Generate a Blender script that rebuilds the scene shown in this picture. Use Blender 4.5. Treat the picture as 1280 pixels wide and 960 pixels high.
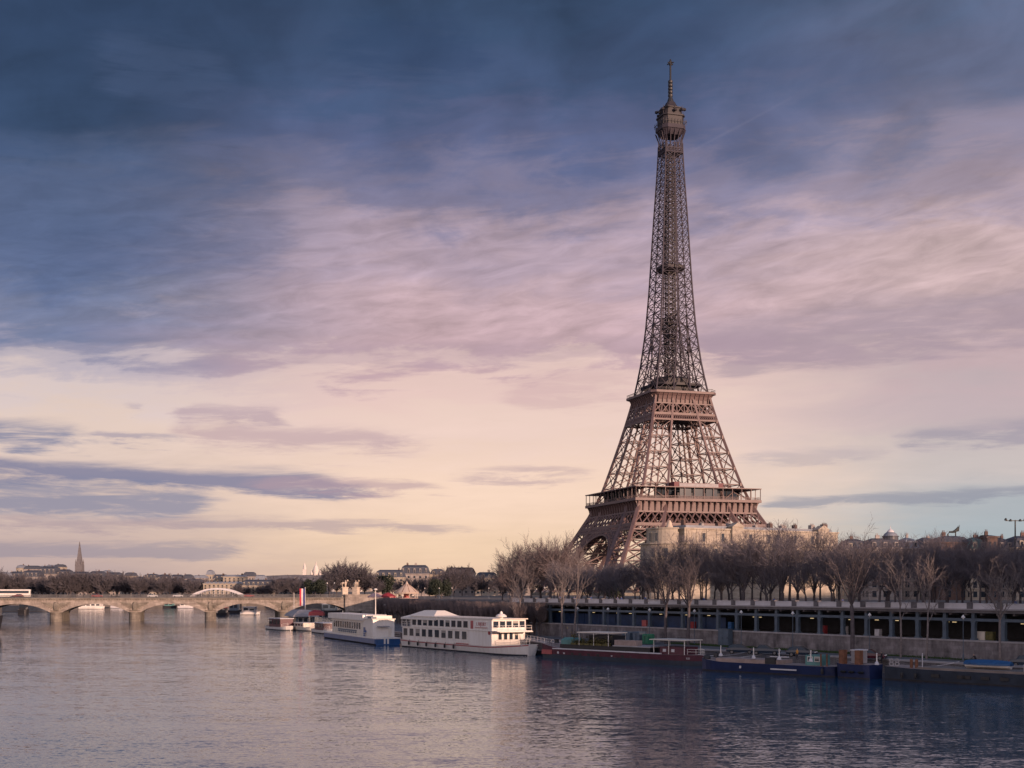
import bpy, math, random
from mathutils import Vector, Matrix
R = math.radians
random.seed(7)
for o in list(bpy.data.objects):
    bpy.data.objects.remove(o)
SC = bpy.context.scene
COL = SC.collection

# ------------------------------------------------------------------ camera
F = 1580.0            # focal length in photo pixels (1280 wide)
CAMZ = 13.0           # camera stands on a bridge, 13 m above the water
HOR = 737.0           # horizon row in the photo
cam = bpy.data.cameras.new('camera')
cam.sensor_width = 36.0
cam.lens = 36.0 * F / 1280.0
cam.shift_y = (HOR - 480.0) / 1280.0
cam.clip_start = 0.5
cam.clip_end = 40000.0
camo = bpy.data.objects.new('camera', cam)
camo.location = (0, 0, CAMZ)
camo.rotation_euler = (R(90), 0, 0)
COL.objects.link(camo)
SC.camera = camo

# ------------------------------------------------------------------ view
SC.view_settings.view_transform = 'Standard'
SC.view_settings.look = 'None'
SC.view_settings.exposure = 0.0
SC.view_settings.gamma = 1.0
SC.view_settings.use_curve_mapping = False
SC.render.engine = 'CYCLES'
SC.cycles.use_denoising = True
SC.cycles.max_bounces = 5
SC.cycles.diffuse_bounces = 2
SC.cycles.glossy_bounces = 3
SC.cycles.caustics_reflective = False
SC.cycles.caustics_refractive = False

# ------------------------------------------------------------------ sun
SUN_AZ = R(40)        # to the right of and behind the camera
SUN_EL = R(8)
SDIR = Vector((math.sin(SUN_AZ) * math.cos(SUN_EL), -math.cos(SUN_AZ) * math.cos(SUN_EL), math.sin(SUN_EL)))
sl = bpy.data.lights.new('sun', 'SUN')
sl.energy = 5.0
sl.angle = R(0.6)
sl.color = (1.0, 0.64, 0.46)
so = bpy.data.objects.new('sun', sl)
so.rotation_euler = SDIR.to_track_quat('Z', 'Y').to_euler()
so.location = (200, -200, 150)
COL.objects.link(so)

# ------------------------------------------------------------------ sky
def s2l(c):
    return tuple(((x / 255.0) / 12.92 if x / 255.0 <= 0.04045 else ((x / 255.0 + 0.055) / 1.055) ** 2.4) for x in c)

class Nd:
    """a socket with arithmetic"""
    nt = None
    def __init__(s, sock): s.k = sock
    @staticmethod
    def math(op, *a, clamp=False):
        n = Nd.nt.nodes.new('ShaderNodeMath'); n.operation = op; n.use_clamp = clamp
        for i, x in enumerate(a):
            if isinstance(x, Nd): Nd.nt.links.new(x.k, n.inputs[i])
            else: n.inputs[i].default_value = x
        return Nd(n.outputs[0])
    def __add__(s, o): return Nd.math('ADD', s, o)
    __radd__ = __add__
    def __sub__(s, o): return Nd.math('SUBTRACT', s, o)
    def __rsub__(s, o): return Nd.math('SUBTRACT', o, s)
    def __mul__(s, o): return Nd.math('MULTIPLY', s, o)
    __rmul__ = __mul__
    def __truediv__(s, o): return Nd.math('DIVIDE', s, o)
    def __rtruediv__(s, o): return Nd.math('DIVIDE', o, s)

def smooth(x, a, b):
    n = Nd.nt.nodes.new('ShaderNodeMapRange'); n.interpolation_type = 'SMOOTHSTEP'
    Nd.nt.links.new(x.k, n.inputs['Value'])
    n.inputs['From Min'].default_value = a; n.inputs['From Max'].default_value = b
    if a > b:
        n.inputs['From Min'].default_value = b; n.inputs['From Max'].default_value = a
        n.inputs['To Min'].default_value = 1; n.inputs['To Max'].default_value = 0
    return Nd(n.outputs['Result'])

def mixc(f, a, b):
    n = Nd.nt.nodes.new('ShaderNodeMix'); n.data_type = 'RGBA'; n.clamp_factor = True
    for i, x in ((0, f), (6, a), (7, b)):
        if isinstance(x, Nd): Nd.nt.links.new(x.k, n.inputs[i])
        elif i == 0: n.inputs[i].default_value = x
        else: n.inputs[i].default_value = (*x, 1)
    return Nd(n.outputs[2])

def vec(x, y, z):
    n = Nd.nt.nodes.new('ShaderNodeCombineXYZ')
    for i, q in enumerate((x, y, z)):
        if isinstance(q, Nd): Nd.nt.links.new(q.k, n.inputs[i])
        else: n.inputs[i].default_value = q
    return Nd(n.outputs[0])

def noise(v, scale, detail=5, rough=0.55, dist=0.0):
    n = Nd.nt.nodes.new('ShaderNodeTexNoise'); n.noise_dimensions = '3D'
    Nd.nt.links.new(v.k, n.inputs['Vector'])
    n.inputs['Scale'].default_value = scale; n.inputs['Detail'].default_value = detail
    n.inputs['Roughness'].default_value = rough; n.inputs['Distortion'].default_value = dist
    return Nd(n.outputs[0])

def AZ(px): return math.atan((px - 640.0) / F)
def EL(py): return math.atan((HOR - py) / F)

def build_sky():
    w = bpy.data.worlds.new('World'); SC.world = w; w.use_nodes = True
    nt = w.node_tree; nt.nodes.clear(); Nd.nt = nt
    out = nt.nodes.new('ShaderNodeOutputWorld'); bg = nt.nodes.new('ShaderNodeBackground')
    nt.links.new(bg.outputs[0], out.inputs[0])
    tc = nt.nodes.new('ShaderNodeTexCoord')
    sep = nt.nodes.new('ShaderNodeSeparateXYZ'); nt.links.new(tc.outputs['Generated'], sep.inputs[0])
    x, y, z = (Nd(sep.outputs[i]) for i in range(3))
    az = Nd.math('ARCTAN2', x, y)
    el = Nd.math('ARCSINE', Nd.math('MAXIMUM', z, 0.0))
    # cloud sheets: high cloud projected on a plane, plus long flat streaks near the horizon
    inv = 1.0 / (z + 0.16)
    pl = vec(x * inv, y * inv, 0.3)
    n1 = noise(pl, 2.1, 7, 0.58, 0.5)
    pl2 = vec(x * inv * 0.8 + y * inv * 0.25, y * inv * 2.2, 3.7)
    n2 = noise(pl2, 2.6, 8, 0.62, 0.35)
    st = vec(az * 3.0, el * 26.0, 1.3)
    n3 = noise(st, 2.3, 7, 0.6, 0.25)
    n5 = noise(vec(az * 2.2 + el * 1.2, el * 9.0 - az * 1.4, 8.1), 5.0, 7, 0.6, 0.5)
    n6 = noise(vec(az * 6.0 + el * 2.0, el * 44.0, 5.2), 3.0, 6, 0.65, 0.6)
    warp = (n1 - 0.5) * 0.11 + (n2 - 0.5) * 0.085 + (n5 - 0.5) * 0.085
    fade = smooth(el, EL(655), EL(420))
    ew = el + warp * (fade * 0.85 + 0.06)
    def ramp(stops):
        n = nt.nodes.new('ShaderNodeValToRGB'); cr = n.color_ramp; cr.interpolation = 'EASE'
        stops = sorted([(max(0.0, EL(py)) / 0.9, c) for py, c in stops])
        while len(cr.elements) < len(stops): cr.elements.new(0.5)
        for e, (p, c) in zip(cr.elements, stops):
            e.position = p
        for e, (p, c) in zip(cr.elements, stops):
            e.color = (*s2l(c), 1)
        q = ew / 0.9
        nt.links.new(q.k, n.inputs[0])
        return Nd(n.outputs[0])
    left = ramp([(-420, (56, 78, 112)), (20, (44, 66, 100)), (190, (50, 74, 110)), (270, (84, 99, 134)), (350, (92, 108, 148)),
                 (418, (118, 126, 158)), (450, (150, 147, 171)), (474, (192, 180, 190)), (505, (220, 201, 198)), (550, (230, 206, 194)), (640, (214, 190, 180)),
                 (700, (196, 172, 168)), (737, (180, 160, 160))])
    mid = ramp([(-420, (60, 80, 118)), (0, (54, 77, 112)), (105, (64, 84, 122)), (175, (88, 98, 138)), (235, (126, 121, 152)), (300, (180, 156, 172)),
                (390, (206, 173, 180)), (440, (200, 168, 174)), (468, (232, 200, 192)), (540, (240, 210, 198)), (620, (249, 217, 195)),
                (690, (243, 210, 180)), (737, (232, 194, 168))])
    right = ramp([(-420, (72, 88, 124)), (0, (88, 104, 138)), (100, (104, 113, 147)), (175, (126, 126, 156)), (245, (168, 150, 168)), (310, (202, 172, 174)),
                  (365, (206, 176, 176)), (450, (198, 173, 177)), (520, (197, 178, 182)), (590, (203, 192, 190)), (640, (176, 182, 188)),
                  (690, (170, 182, 188)), (737, (165, 172, 180))])
    azw = az + (n1 - 0.5) * 0.14
    c = mixc(smooth(azw, AZ(70), AZ(530)), left, mid)
    c = mixc(smooth(azw, AZ(800), AZ(1230)), c, right)
    # brightness texture of the high cloud deck
    hi = smooth(el, EL(520), EL(300))
    n7 = noise(vec(az * 3.4 + 0.7, el * 5.5 - az * 0.8, 2.2), 3.1, 5, 0.5, 0.4)
    n8 = noise(vec(az * 7.0 + el * 3.0, el * 30.0 - az * 5.0, 6.6), 3.2, 5, 0.6, 0.5)
    tx = (n5 - 0.5) * 1.1 + (n2 - 0.5) * 0.9 + (n1 - 0.5) * 0.4
    def scale(c, f):
        n = nt.nodes.new('ShaderNodeVectorMath'); n.operation = 'SCALE'
        nt.links.new(c.k, n.inputs[0])
        if isinstance(f, Nd): nt.links.new(f.k, n.inputs['Scale'])
        else: n.inputs['Scale'].default_value = f
        return Nd(n.outputs[0])
    c = scale(c, 1.0 + tx * (hi * 0.30 + 0.12) + (n7 - 0.5) * smooth(el, EL(420), EL(150)) * 1.15 + (n8 - 0.5) * smooth(el, EL(490), EL(400)) * smooth(el, EL(200), EL(300)) * 0.8)
    # separate cloud banks: (px0, px1, py, half height px, strength, colour, tilt px)
    def bank(px0, px1, py, hh, k, colr, tilt=0.0, edge=90, thr=0.0):
        a = smooth(azw, AZ(px0 - edge * 0.3), AZ(px0 + edge)) * smooth(azw, AZ(px1 + edge * 0.3), AZ(px1 - edge))
        mid_el = EL(py) + (az - AZ((px0 + px1) / 2)) * (-tilt / max(1.0, px1 - px0))
        d = (el + (n3 - 0.5) * 0.026 + (n2 - 0.5) * 0.016 + (n6 - 0.5) * 0.012 - mid_el) / (hh * 1.15 / F)
        g = Nd.math('POWER', 2.718, d * d * -1.0)
        m = smooth(g * a * (1.0 + (n3 - 0.5) * 2.2 + (n6 - 0.5) * 2.0 + (n5 - 0.5) * 0.8), 0.18 + thr, 1.0 + thr)
        return m * k, colr
    def bankmix(c, *a, **k):
        m, colr = bank(*a, **k)
        return mixc(m, c, s2l(colr))
    c = bankmix(c, -900, 365, 268, 62, 0.30, (68, 90, 134), edge=70, tilt=60)
    c = bankmix(c, 80, 310, 105, 34, 0.22, (84, 102, 142), edge=70, tilt=10)
    c = bankmix(c, -60, 180, 222, 20, 0.25, (88, 108, 150), edge=70)
    c = bankmix(c, 180, 640, 206, 18, 0.28, (102, 110, 150), edge=90, tilt=20)
    c = bankmix(c, 380, 620, 60, 40, 0.35, (40, 66, 106), edge=80)
    c = bankmix(c, 1150, 1500, 200, 24, 0.28, (186, 160, 174), edge=60, tilt=20)
    c = bankmix(c, 880, 1150, 120, 40, 0.18, (70, 88, 134), edge=90)
    c = bankmix(c, -700, 470, 598, 17, 0.86, (122, 124, 156), tilt=24)
    c = bankmix(c, -700, 300, 628, 24, 0.74, (124, 130, 160), tilt=10)
    c = bankmix(c, -700, 640, 661, 9, 0.6, (170, 150, 160), tilt=-4)
    c = bankmix(c, -700, 330, 690, 9, 0.62, (150, 142, 158), tilt=-4)
    c = bankmix(c, -700, 140, 554, 15, 0.82, (122, 128, 160), tilt=8)
    c = bankmix(c, 110, 250, 556, 7, 0.6, (150, 142, 165), edge=40)
    c = bankmix(c, 195, 545, 551, 19, 0.62, (186, 158, 168), tilt=10)
    c = bankmix(c, 215, 400, 520, 9, 0.62, (178, 154, 168), tilt=-6, edge=50)
    c = bankmix(c, 135, 185, 520, 6, 0.55, (170, 155, 172), edge=20)
    c = bankmix(c, 300, 560, 606, 9, 0.6, (182, 154, 164), tilt=0)
    c = bankmix(c, 540, 760, 594, 9, 0.6, (188, 162, 168), tilt=2)
    c = bankmix(c, 610, 830, 488, 22, 0.36, (196, 160, 168), tilt=-10)
    c = bankmix(c, 820, 1900, 412, 34, 0.62, (164, 145, 160), tilt=-60)
    c = bankmix(c, 900, 1120, 572, 10, 0.45, (176, 164, 174), tilt=0)
    c = bankmix(c, 1090, 1900, 548, 13, 0.6, (152, 146, 164), tilt=-24)
    c = bankmix(c, 930, 2100, 624, 10, 0.72, (146, 148, 164), tilt=-14)
    c = bankmix(c, 300, 1000, 440, 16, 0.35, (176, 150, 166), tilt=-20)
    # thin aircraft trail high on the right
    e1 = (el - EL(196) - (az - AZ(860)) * 0.42) / (1.8 / F)
    tr = Nd.math('POWER', 2.718, e1 * e1 * -1.0) * smooth(az, AZ(850), AZ(880)) * smooth(az, AZ(1020), AZ(960)) * smooth(n2, 0.3, 0.6)
    c = mixc(tr * 0.06, c, s2l((190, 176, 196)))
    bw_ = nt.nodes.new('ShaderNodeRGBToBW'); nt.links.new(c.k, bw_.inputs[0])
    c = mixc(hi * 0.16, c, vec(Nd(bw_.outputs[0]), Nd(bw_.outputs[0]), Nd(bw_.outputs[0]) * 1.06))
    # the half of the sky behind the camera: a warm low western sky
    back = smooth(y, 0.25, -0.55)
    wcol = mixc(smooth(el, 0.0, 0.65), (1.45, 1.08, 0.95), (0.30, 0.37, 0.56))
    c = mixc(back * 0.9, c, wcol)
    # clear-air base
    sk = nt.nodes.new('ShaderNodeTexSky'); sk.sky_type = 'NISHITA'; sk.sun_disc = False
    sk.sun_elevation = SUN_EL; sk.sun_rotation = math.pi - SUN_AZ
    tot = mixc(0.03, scale(c, 10.0), Nd(sk.outputs[0]))
    nt.links.new(tot.k, bg.inputs['Color'])
    bg.inputs['Strength'].default_value = 0.1
    w.cycles.sampling_method = 'MANUAL'; w.cycles.sample_map_resolution = 1024
build_sky()

# ------------------------------------------------------------------ helpers
def at(px, py, z=0.0):
    """point of the horizontal plane z seen at a photo pixel"""
    Y = F * (CAMZ - z) / (py - HOR)
    return Vector(((px - 640.0) * Y / F, Y, z))
def X_at(px, Y): return (px - 640.0) * Y / F
def Z_at(py, Y): return CAMZ - (py - HOR) * Y / F

class MB:
    def __init__(s): s.v = []; s.f = []; s.m = []
    def add(s, vs, fs, mi=0):
        o = len(s.v); s.v.extend([tuple(v) for v in vs]); s.f.extend([tuple(i + o for i in f) for f in fs]); s.m.extend([mi] * len(fs))
    def box(s, x0, x1, y0, y1, z0, z1, mi=0):
        s.add([(x0, y0, z0), (x1, y0, z0), (x1, y1, z0), (x0, y1, z0), (x0, y0, z1), (x1, y0, z1), (x1, y1, z1), (x0, y1, z1)],
              [(0, 3, 2, 1), (4, 5, 6, 7), (0, 1, 5, 4), (1, 2, 6, 5), (2, 3, 7, 6), (3, 0, 4, 7)], mi)
    def beam(s, p, q, w, h=None, mi=0):
        p = Vector(p); q = Vector(q); d = q - p
        if d.length < 1e-6: return
        d.normalize(); h = h or w
        up = Vector((0, 0, 1)) if abs(d.z) < 0.95 else Vector((0, 1, 0))
        a = d.cross(up).normalized(); b = a.cross(d).normalized()
        a *= w / 2; b *= h / 2
        s.add([p - a - b, p + a - b, p + a + b, p - a + b, q - a - b, q + a - b, q + a + b, q - a + b],
              [(0, 3, 2, 1), (4, 5, 6, 7), (0, 1, 5, 4), (1, 2, 6, 5), (2, 3, 7, 6), (3, 0, 4, 7)], mi)
    def path(s, pts, rad, n=6, mi=0, caps=False):
        pts = [Vector(p) for p in pts]; o = len(s.v); k = len(pts)
        for i, p in enumerate(pts):
            d = (pts[min(i + 1, k - 1)] - pts[max(i - 1, 0)])
            if d.length < 1e-9: d = Vector((0, 0, 1))
            d.normalize()
            up = Vector((0, 0, 1)) if abs(d.z) < 0.9 else Vector((1, 0, 0))
            a = d.cross(up).normalized(); b = d.cross(a)
            r = rad[i] if isinstance(rad, (list, tuple)) else rad
            for j in range(n):
                t = 2 * math.pi * j / n
                s.v.append(tuple(p + a * (r * math.cos(t)) + b * (r * math.sin(t))))
        nf = 0
        for i in range(k - 1):
            for j in range(n):
                s.f.append((o + i * n + j, o + i * n + (j + 1) % n, o + (i + 1) * n + (j + 1) % n, o + (i + 1) * n + j)); nf += 1
        if caps:
            s.f.append(tuple(o + j for j in range(n))[::-1]); s.f.append(tuple(o + (k - 1) * n + j for j in range(n))); nf += 2
        s.m.extend([mi] * nf)
    def lathe(s, prof, n=16, c=(0, 0, 0), mi=0, a0=0.0, sx=1.0, sy=1.0):
        o = len(s.v); k = len(prof)
        for r, z in prof:
            for j in range(n):
                t = a0 + 2 * math.pi * j / n
                s.v.append((c[0] + r * sx * math.cos(t), c[1] + r * sy * math.sin(t), c[2] + z))
        fs = []
        for i in range(k - 1):
            for j in range(n):
                fs.append((o + i * n + j, o + i * n + (j + 1) % n, o + (i + 1) * n + (j + 1) % n, o + (i + 1) * n + j))
        fs.append(tuple(o + j for j in range(n))[::-1]); fs.append(tuple(o + (k - 1) * n + j for j in range(n)))
        s.f.extend(fs); s.m.extend([mi] * len(fs))
    def loft(s, rings, mi=0, caps=True, mis=None):
        o = len(s.v); n = len(rings[0]); k = len(rings)
        for r in rings: s.v.extend([tuple(p) for p in r])
        for i in range(k - 1):
            for j in range(n):
                s.f.append((o + i * n + j, o + i * n + (j + 1) % n, o + (i + 1) * n + (j + 1) % n, o + (i + 1) * n + j))
                s.m.append(mis[j] if mis else mi)
        if caps:
            s.f.append(tuple(o + j for j in range(n))[::-1]); s.f.append(tuple(o + (k - 1) * n + j for j in range(n)))
            s.m.extend([mi, mi])
    def prism(s, poly, z0, z1, mi=0):
        s.loft([[(x, y, z0) for x, y in poly], [(x, y, z1) for x, y in poly]], mi)
    def extr(s, prof, p, q, mi=0):
        """profile of (out, z) pairs swept from p to q (xy points); out is to the right of travel"""
        p = Vector((p[0], p[1])); q = Vector((q[0], q[1])); d = (q - p).normalized(); nrm = Vector((d.y, -d.x))
        s.loft([[(b.x + nrm.x * o_, b.y + nrm.y * o_, z) for o_, z in prof] for b in (p, q)], mi)
    def build(s, name, mats, parent=None, loc=None, smooth=False, rz=None):
        me = bpy.data.meshes.new(name)
        me.from_pydata(s.v, [], s.f)
        if not isinstance(mats, (list, tuple)): mats = [mats]
        for m in mats: me.materials.append(m)
        if len(mats) > 1: me.polygons.foreach_set('material_index', s.m)
        if smooth: me.polygons.foreach_set('use_smooth', [True] * len(me.polygons))
        me.update()
        o = bpy.data.objects.new(name, me); COL.objects.link(o)
        if parent is not None: o.parent = parent
        if loc is not None: o.location = loc
        if rz is not None: o.rotation_euler = (0, 0, rz)
        return o

def tag(o, label=None, cat=None, group=None, kind=None):
    if label: o['label'] = label
    if cat: o['category'] = cat
    if group: o['group'] = group
    if kind: o['kind'] = kind
    return o
def thing(name, label, cat, loc=(0, 0, 0), rz=0.0, group=None):
    o = bpy.data.objects.new(name, None); COL.objects.link(o)
    o.location = loc; o.rotation_euler = (0, 0, rz); o.empty_display_size = 1.0
    return tag(o, label, cat, group)
KIDS = {}
def copy_tree(o, parent=None, loc=None, rz=None, sc=None, label=None, group=None):
    c = o.copy(); COL.objects.link(c)
    if parent is not None: c.parent = parent
    if loc is not None: c.location = loc
    if rz is not None: c.rotation_euler = (0, 0, rz)
    if sc is not None: c.scale = sc if isinstance(sc, (tuple, list)) else (sc, sc, sc)
    if label: c['label'] = label
    if group: c['group'] = group
    for ch in list(o.children): copy_tree(ch, c)
    return c
def place(o, loc, rz=0.0, sc=None):
    o.location = loc; o.rotation_euler = (0, 0, rz)
    if sc is not None: o.scale = sc if isinstance(sc, (tuple, list)) else (sc, sc, sc)
    return o

# ------------------------------------------------------------------ materials
def mat(name, col, rough=0.7, var=0.0, scale=1.0, metal=0.0, bump=0.0, col2=None, emit=None, stretch=None, spec=None, detail=4):
    m = bpy.data.materials.new(name); m.use_nodes = True
    nt = m.node_tree; b = nt.nodes['Principled BSDF']
    b.inputs['Base Color'].default_value = (*col, 1); b.inputs['Roughness'].default_value = rough
    b.inputs['Metallic'].default_value = metal
    if spec is not None: b.inputs['Specular IOR Level'].default_value = spec
    if emit:
        b.inputs['Emission Color'].default_value = (*emit[0], 1); b.inputs['Emission Strength'].default_value = emit[1]
    if var or col2 or bump:
        tc = nt.nodes.new('ShaderNodeTexCoord'); mp = nt.nodes.new('ShaderNodeMapping')
        if stretch: mp.inputs['Scale'].default_value = stretch
        nt.links.new(tc.outputs['Object'], mp.inputs[0])
        n = nt.nodes.new('ShaderNodeTexNoise'); n.inputs['Scale'].default_value = scale; n.inputs['Detail'].default_value = detail
        n.inputs['Roughness'].default_value = 0.65
        nt.links.new(mp.outputs[0], n.inputs['Vector'])
        r = nt.nodes.new('ShaderNodeValToRGB'); r.color_ramp.elements[0].position = 0.3; r.color_ramp.elements[1].position = 0.74 if stretch else 0.7
        nt.links.new(n.outputs[0], r.inputs[0])
        a = col if col2 else tuple(x * (1 - var) for x in col); c = col2 if col2 else tuple(min(1, x * (1 + var)) for x in col)
        r.color_ramp.elements[0].color = (*a, 1); r.color_ramp.elements[1].color = (*c, 1)
        nt.links.new(r.outputs[0], b.inputs['Base Color'])
        if bump:
            bp = nt.nodes.new('ShaderNodeBump'); bp.inputs['Strength'].default_value = bump; bp.inputs['Distance'].default_value = 0.1
            nt.links.new(n.outputs[0], bp.inputs['Height']); nt.links.new(bp.outputs[0], b.inputs['Normal'])
    return m
def stone_mat(name, col, bw=1.2, bh=0.45, mort=0.6, var=0.25, stain=0.5, bump=0.4):
    """coursed blocks with stains"""
    m = mat(name, col, 0.85, var, 0.35, detail=8); nt = m.node_tree; b = nt.nodes['Principled BSDF']
    tc = nt.nodes.new('ShaderNodeTexCoord'); sp = nt.nodes.new('ShaderNodeSeparateXYZ'); nt.links.new(tc.outputs['Object'], sp.inputs[0])
    cb = nt.nodes.new('ShaderNodeCombineXYZ'); ad = nt.nodes.new('ShaderNodeMath'); ad.operation = 'ADD'
    nt.links.new(sp.outputs[0], ad.inputs[0]); nt.links.new(sp.outputs[1], ad.inputs[1])
    nt.links.new(ad.outputs[0], cb.inputs[0]); nt.links.new(sp.outputs[2], cb.inputs[1])
    br = nt.nodes.new('ShaderNodeTexBrick'); nt.links.new(cb.outputs[0], br.inputs['Vector'])
    br.inputs['Scale'].default_value = 1.0; br.inputs['Brick Width'].default_value = bw; br.inputs['Row Height'].default_value = bh
    br.inputs['Mortar Size'].default_value = 0.03; br.inputs['Color1'].default_value = (1, 1, 1, 1); br.inputs['Color2'].default_value = (0.72, 0.7, 0.7, 1)
    br.inputs['Mortar'].default_value = (mort, mort, mort, 1)
    n2 = nt.nodes.new('ShaderNodeTexNoise'); n2.inputs['Scale'].default_value = 0.5; n2.inputs['Detail'].default_value = 8; n2.inputs['Roughness'].default_value = 0.7
    mp = nt.nodes.new('ShaderNodeMapping'); mp.inputs['Scale'].default_value = (1, 1, 0.45); nt.links.new(tc.outputs['Object'], mp.inputs[0]); nt.links.new(mp.outputs[0], n2.inputs['Vector'])
    r2 = nt.nodes.new('ShaderNodeValToRGB'); r2.color_ramp.elements[0].position = 0.35; r2.color_ramp.elements[1].position = 0.6
    r2.color_ramp.elements[0].color = (stain, stain, stain * 1.02, 1); r2.color_ramp.elements[1].color = (1, 1, 1, 1)
    nt.links.new(n2.outputs[0], r2.inputs[0])
    src = b.inputs['Base Color'].links[0].from_socket
    for tex in (br.outputs[0], r2.outputs[0]):
        mx = nt.nodes.new('ShaderNodeMix'); mx.data_type = 'RGBA'; mx.blend_type = 'MULTIPLY'; mx.inputs[0].default_value = 1.0
        nt.links.new(src, mx.inputs[6]); nt.links.new(tex, mx.inputs[7]); src = mx.outputs[2]
    nt.links.new(src, b.inputs['Base Color'])
    bp = nt.nodes.new('ShaderNodeBump'); bp.inputs['Strength'].default_value = bump; bp.inputs['Distance'].default_value = 0.06
    nt.links.new(br.outputs['Fac'], bp.inputs['Height']); bp.invert = True; nt.links.new(bp.outputs[0], b.inputs['Normal'])
    return m

M = {}
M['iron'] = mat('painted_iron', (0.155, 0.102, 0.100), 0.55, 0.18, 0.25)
M['iron_shaded'] = mat('shaded_shaft_iron', (0.038, 0.031, 0.046), 0.75, 0.2, 0.3)  # darker than the lower iron: cloud shade on the upper tower put into the colour
M['iron_dark'] = mat('dark_iron', (0.022, 0.018, 0.024), 0.6, 0.2, 0.3)
M['blind'] = mat('window_blind', (0.30, 0.27, 0.24), 0.6)
M['glass'] = mat('dark_glass', (0.03, 0.04, 0.055), 0.08)
M['stone'] = stone_mat('quay_stone', (0.30, 0.275, 0.285), 1.6, 0.6, 0.75, 0.3, 0.36)
M['bridge_stone'] = stone_mat('bridge_stone', (0.39, 0.34, 0.30), 1.8, 0.62, 0.62, 0.22, 0.6)
M['pier_stone'] = stone_mat('pier_stone', (0.27, 0.24, 0.2), 1.4, 0.55, 0.7, 0.2, 0.6)
M['facade'] = stone_mat('limestone_facade', (0.47, 0.415, 0.34), 2.0, 0.5, 0.93, 0.1, 0.85, 0.2)
M['facade_grey'] = stone_mat('grey_limestone', (0.40, 0.36, 0.34), 2.0, 0.5, 0.85, 0.12, 0.75, 0.2)
M['brick'] = stone_mat('brown_brick', (0.17, 0.11, 0.095), 0.3, 0.1, 0.8, 0.2, 0.7, 0.2)
M['slate'] = mat('slate_roof', (0.062, 0.068, 0.088), 0.5, 0.3, 1.5)
M['zinc'] = mat('zinc_roof', (0.22, 0.24, 0.28), 0.45, 0.2, 0.8)
M['copper'] = mat('green_copper', (0.10, 0.24, 0.23), 0.55, 0.25, 0.8)
M['concrete'] = mat('concrete', (0.36, 0.34, 0.35), 0.85, 0.2, 0.6, detail=8)
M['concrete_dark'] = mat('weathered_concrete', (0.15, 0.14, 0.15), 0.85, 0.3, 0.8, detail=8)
M['panel'] = mat('pale_panel', (0.62, 0.60, 0.62), 0.75, 0.12, 0.7, detail=8)
M['blue_steel'] = mat('blue_grey_steel', (0.085, 0.12, 0.165), 0.5, 0.2, 1.0)
M['black'] = mat('black_paint', (0.018, 0.018, 0.022), 0.5, 0.3, 2.0)
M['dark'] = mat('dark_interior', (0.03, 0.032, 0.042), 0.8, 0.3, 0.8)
M['white'] = mat('white_paint', (0.87, 0.83, 0.79), 0.38, 0, 0.9, detail=8, col2=(0.70, 0.64, 0.58), stretch=(1.4, 1.4, 0.22))
M['offwhite'] = mat('cream_paint', (0.74, 0.67, 0.58), 0.45, 0.08, 0.8, detail=8)
M['canvas'] = mat('white_canvas', (0.80, 0.74, 0.68), 0.9, 0.05, 2.0)
M['blue_hull'] = mat('blue_hull_paint', (0.022, 0.085, 0.24), 0.32, 0.25, 0.6, detail=8)
M['navy_hull'] = mat('navy_hull_paint', (0.013, 0.024, 0.085), 0.45, 0.3, 0.6, detail=8)
M['red_hull'] = mat('maroon_hull_paint', (0.085, 0.020, 0.036), 0.45, 0.3, 0.7, detail=8)
M['grey_hull'] = mat('grey_hull_paint', (0.032, 0.042, 0.062), 0.5, 0.3, 0.7, detail=8)
M['keel'] = mat('hull_bottom', (0.03, 0.028, 0.034), 0.7, 0.4, 1.0)
M['red'] = mat('red_paint', (0.30, 0.035, 0.042), 0.5, 0.15, 1.0)
M['pink_stripe'] = mat('red_stripe', (0.42, 0.10, 0.10), 0.5, 0.2, 1.0)
M['flag_blue'] = mat('flag_blue', (0.03, 0.05, 0.26), 0.8)
M['flag_red'] = mat('flag_red', (0.62, 0.05, 0.08), 0.8)
M['green'] = mat('green_paint', (0.03, 0.17, 0.10), 0.5, 0.2, 1.0)
M['tarp_blue'] = mat('blue_tarpaulin', (0.022, 0.095, 0.24), 0.55, 0.25, 1.5)
M['wood'] = mat('weathered_deck', (0.23, 0.19, 0.17), 0.8, 0.3, 1.2, stretch=(0.3, 3, 1))
M['deck_tan'] = mat('tan_deck', (0.36, 0.27, 0.24), 0.8, 0.2, 1.2)
M['rust'] = mat('rusty_orange', (0.20, 0.085, 0.045), 0.7, 0.35, 1.5)
M['asphalt'] = mat('asphalt', (0.13, 0.13, 0.14), 0.9, 0.25, 1.0, detail=8)
M['cobble'] = stone_mat('quay_setts', (0.26, 0.245, 0.255), 0.25, 0.16, 0.6, 0.3, 0.6)
M['ground'] = mat('town_ground', (0.14, 0.125, 0.115), 0.95, 0.3, 0.2, detail=8)
M['grass'] = mat('verge_grass', (0.05, 0.085, 0.03), 0.95, 0.35, 3.0)
M['bark'] = mat('bark', (0.10, 0.085, 0.092), 0.9, 0.3, 1.5)
M['twig'] = mat('bare_twigs', (0.155, 0.138, 0.156), 0.9, 0.25, 0.6)
M['twig_warm'] = mat('brown_twigs', (0.165, 0.132, 0.135), 0.9, 0.25, 0.6)
M['pale_bark'] = mat('pale_bark', (0.20, 0.17, 0.165), 0.9, 0.3, 2.0)
M['twig_shaded'] = mat('shaded_far_twigs', (0.098, 0.090, 0.106), 0.9, 0.25, 0.6)  # darker copy of the twigs, with the far trees' shade in the colour
M['carousel'] = mat('carousel_canvas', (0.50, 0.40, 0.33), 0.9)
M['ever'] = mat('evergreen_leaves', (0.028, 0.038, 0.026), 0.8, 0.4, 1.5)
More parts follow.
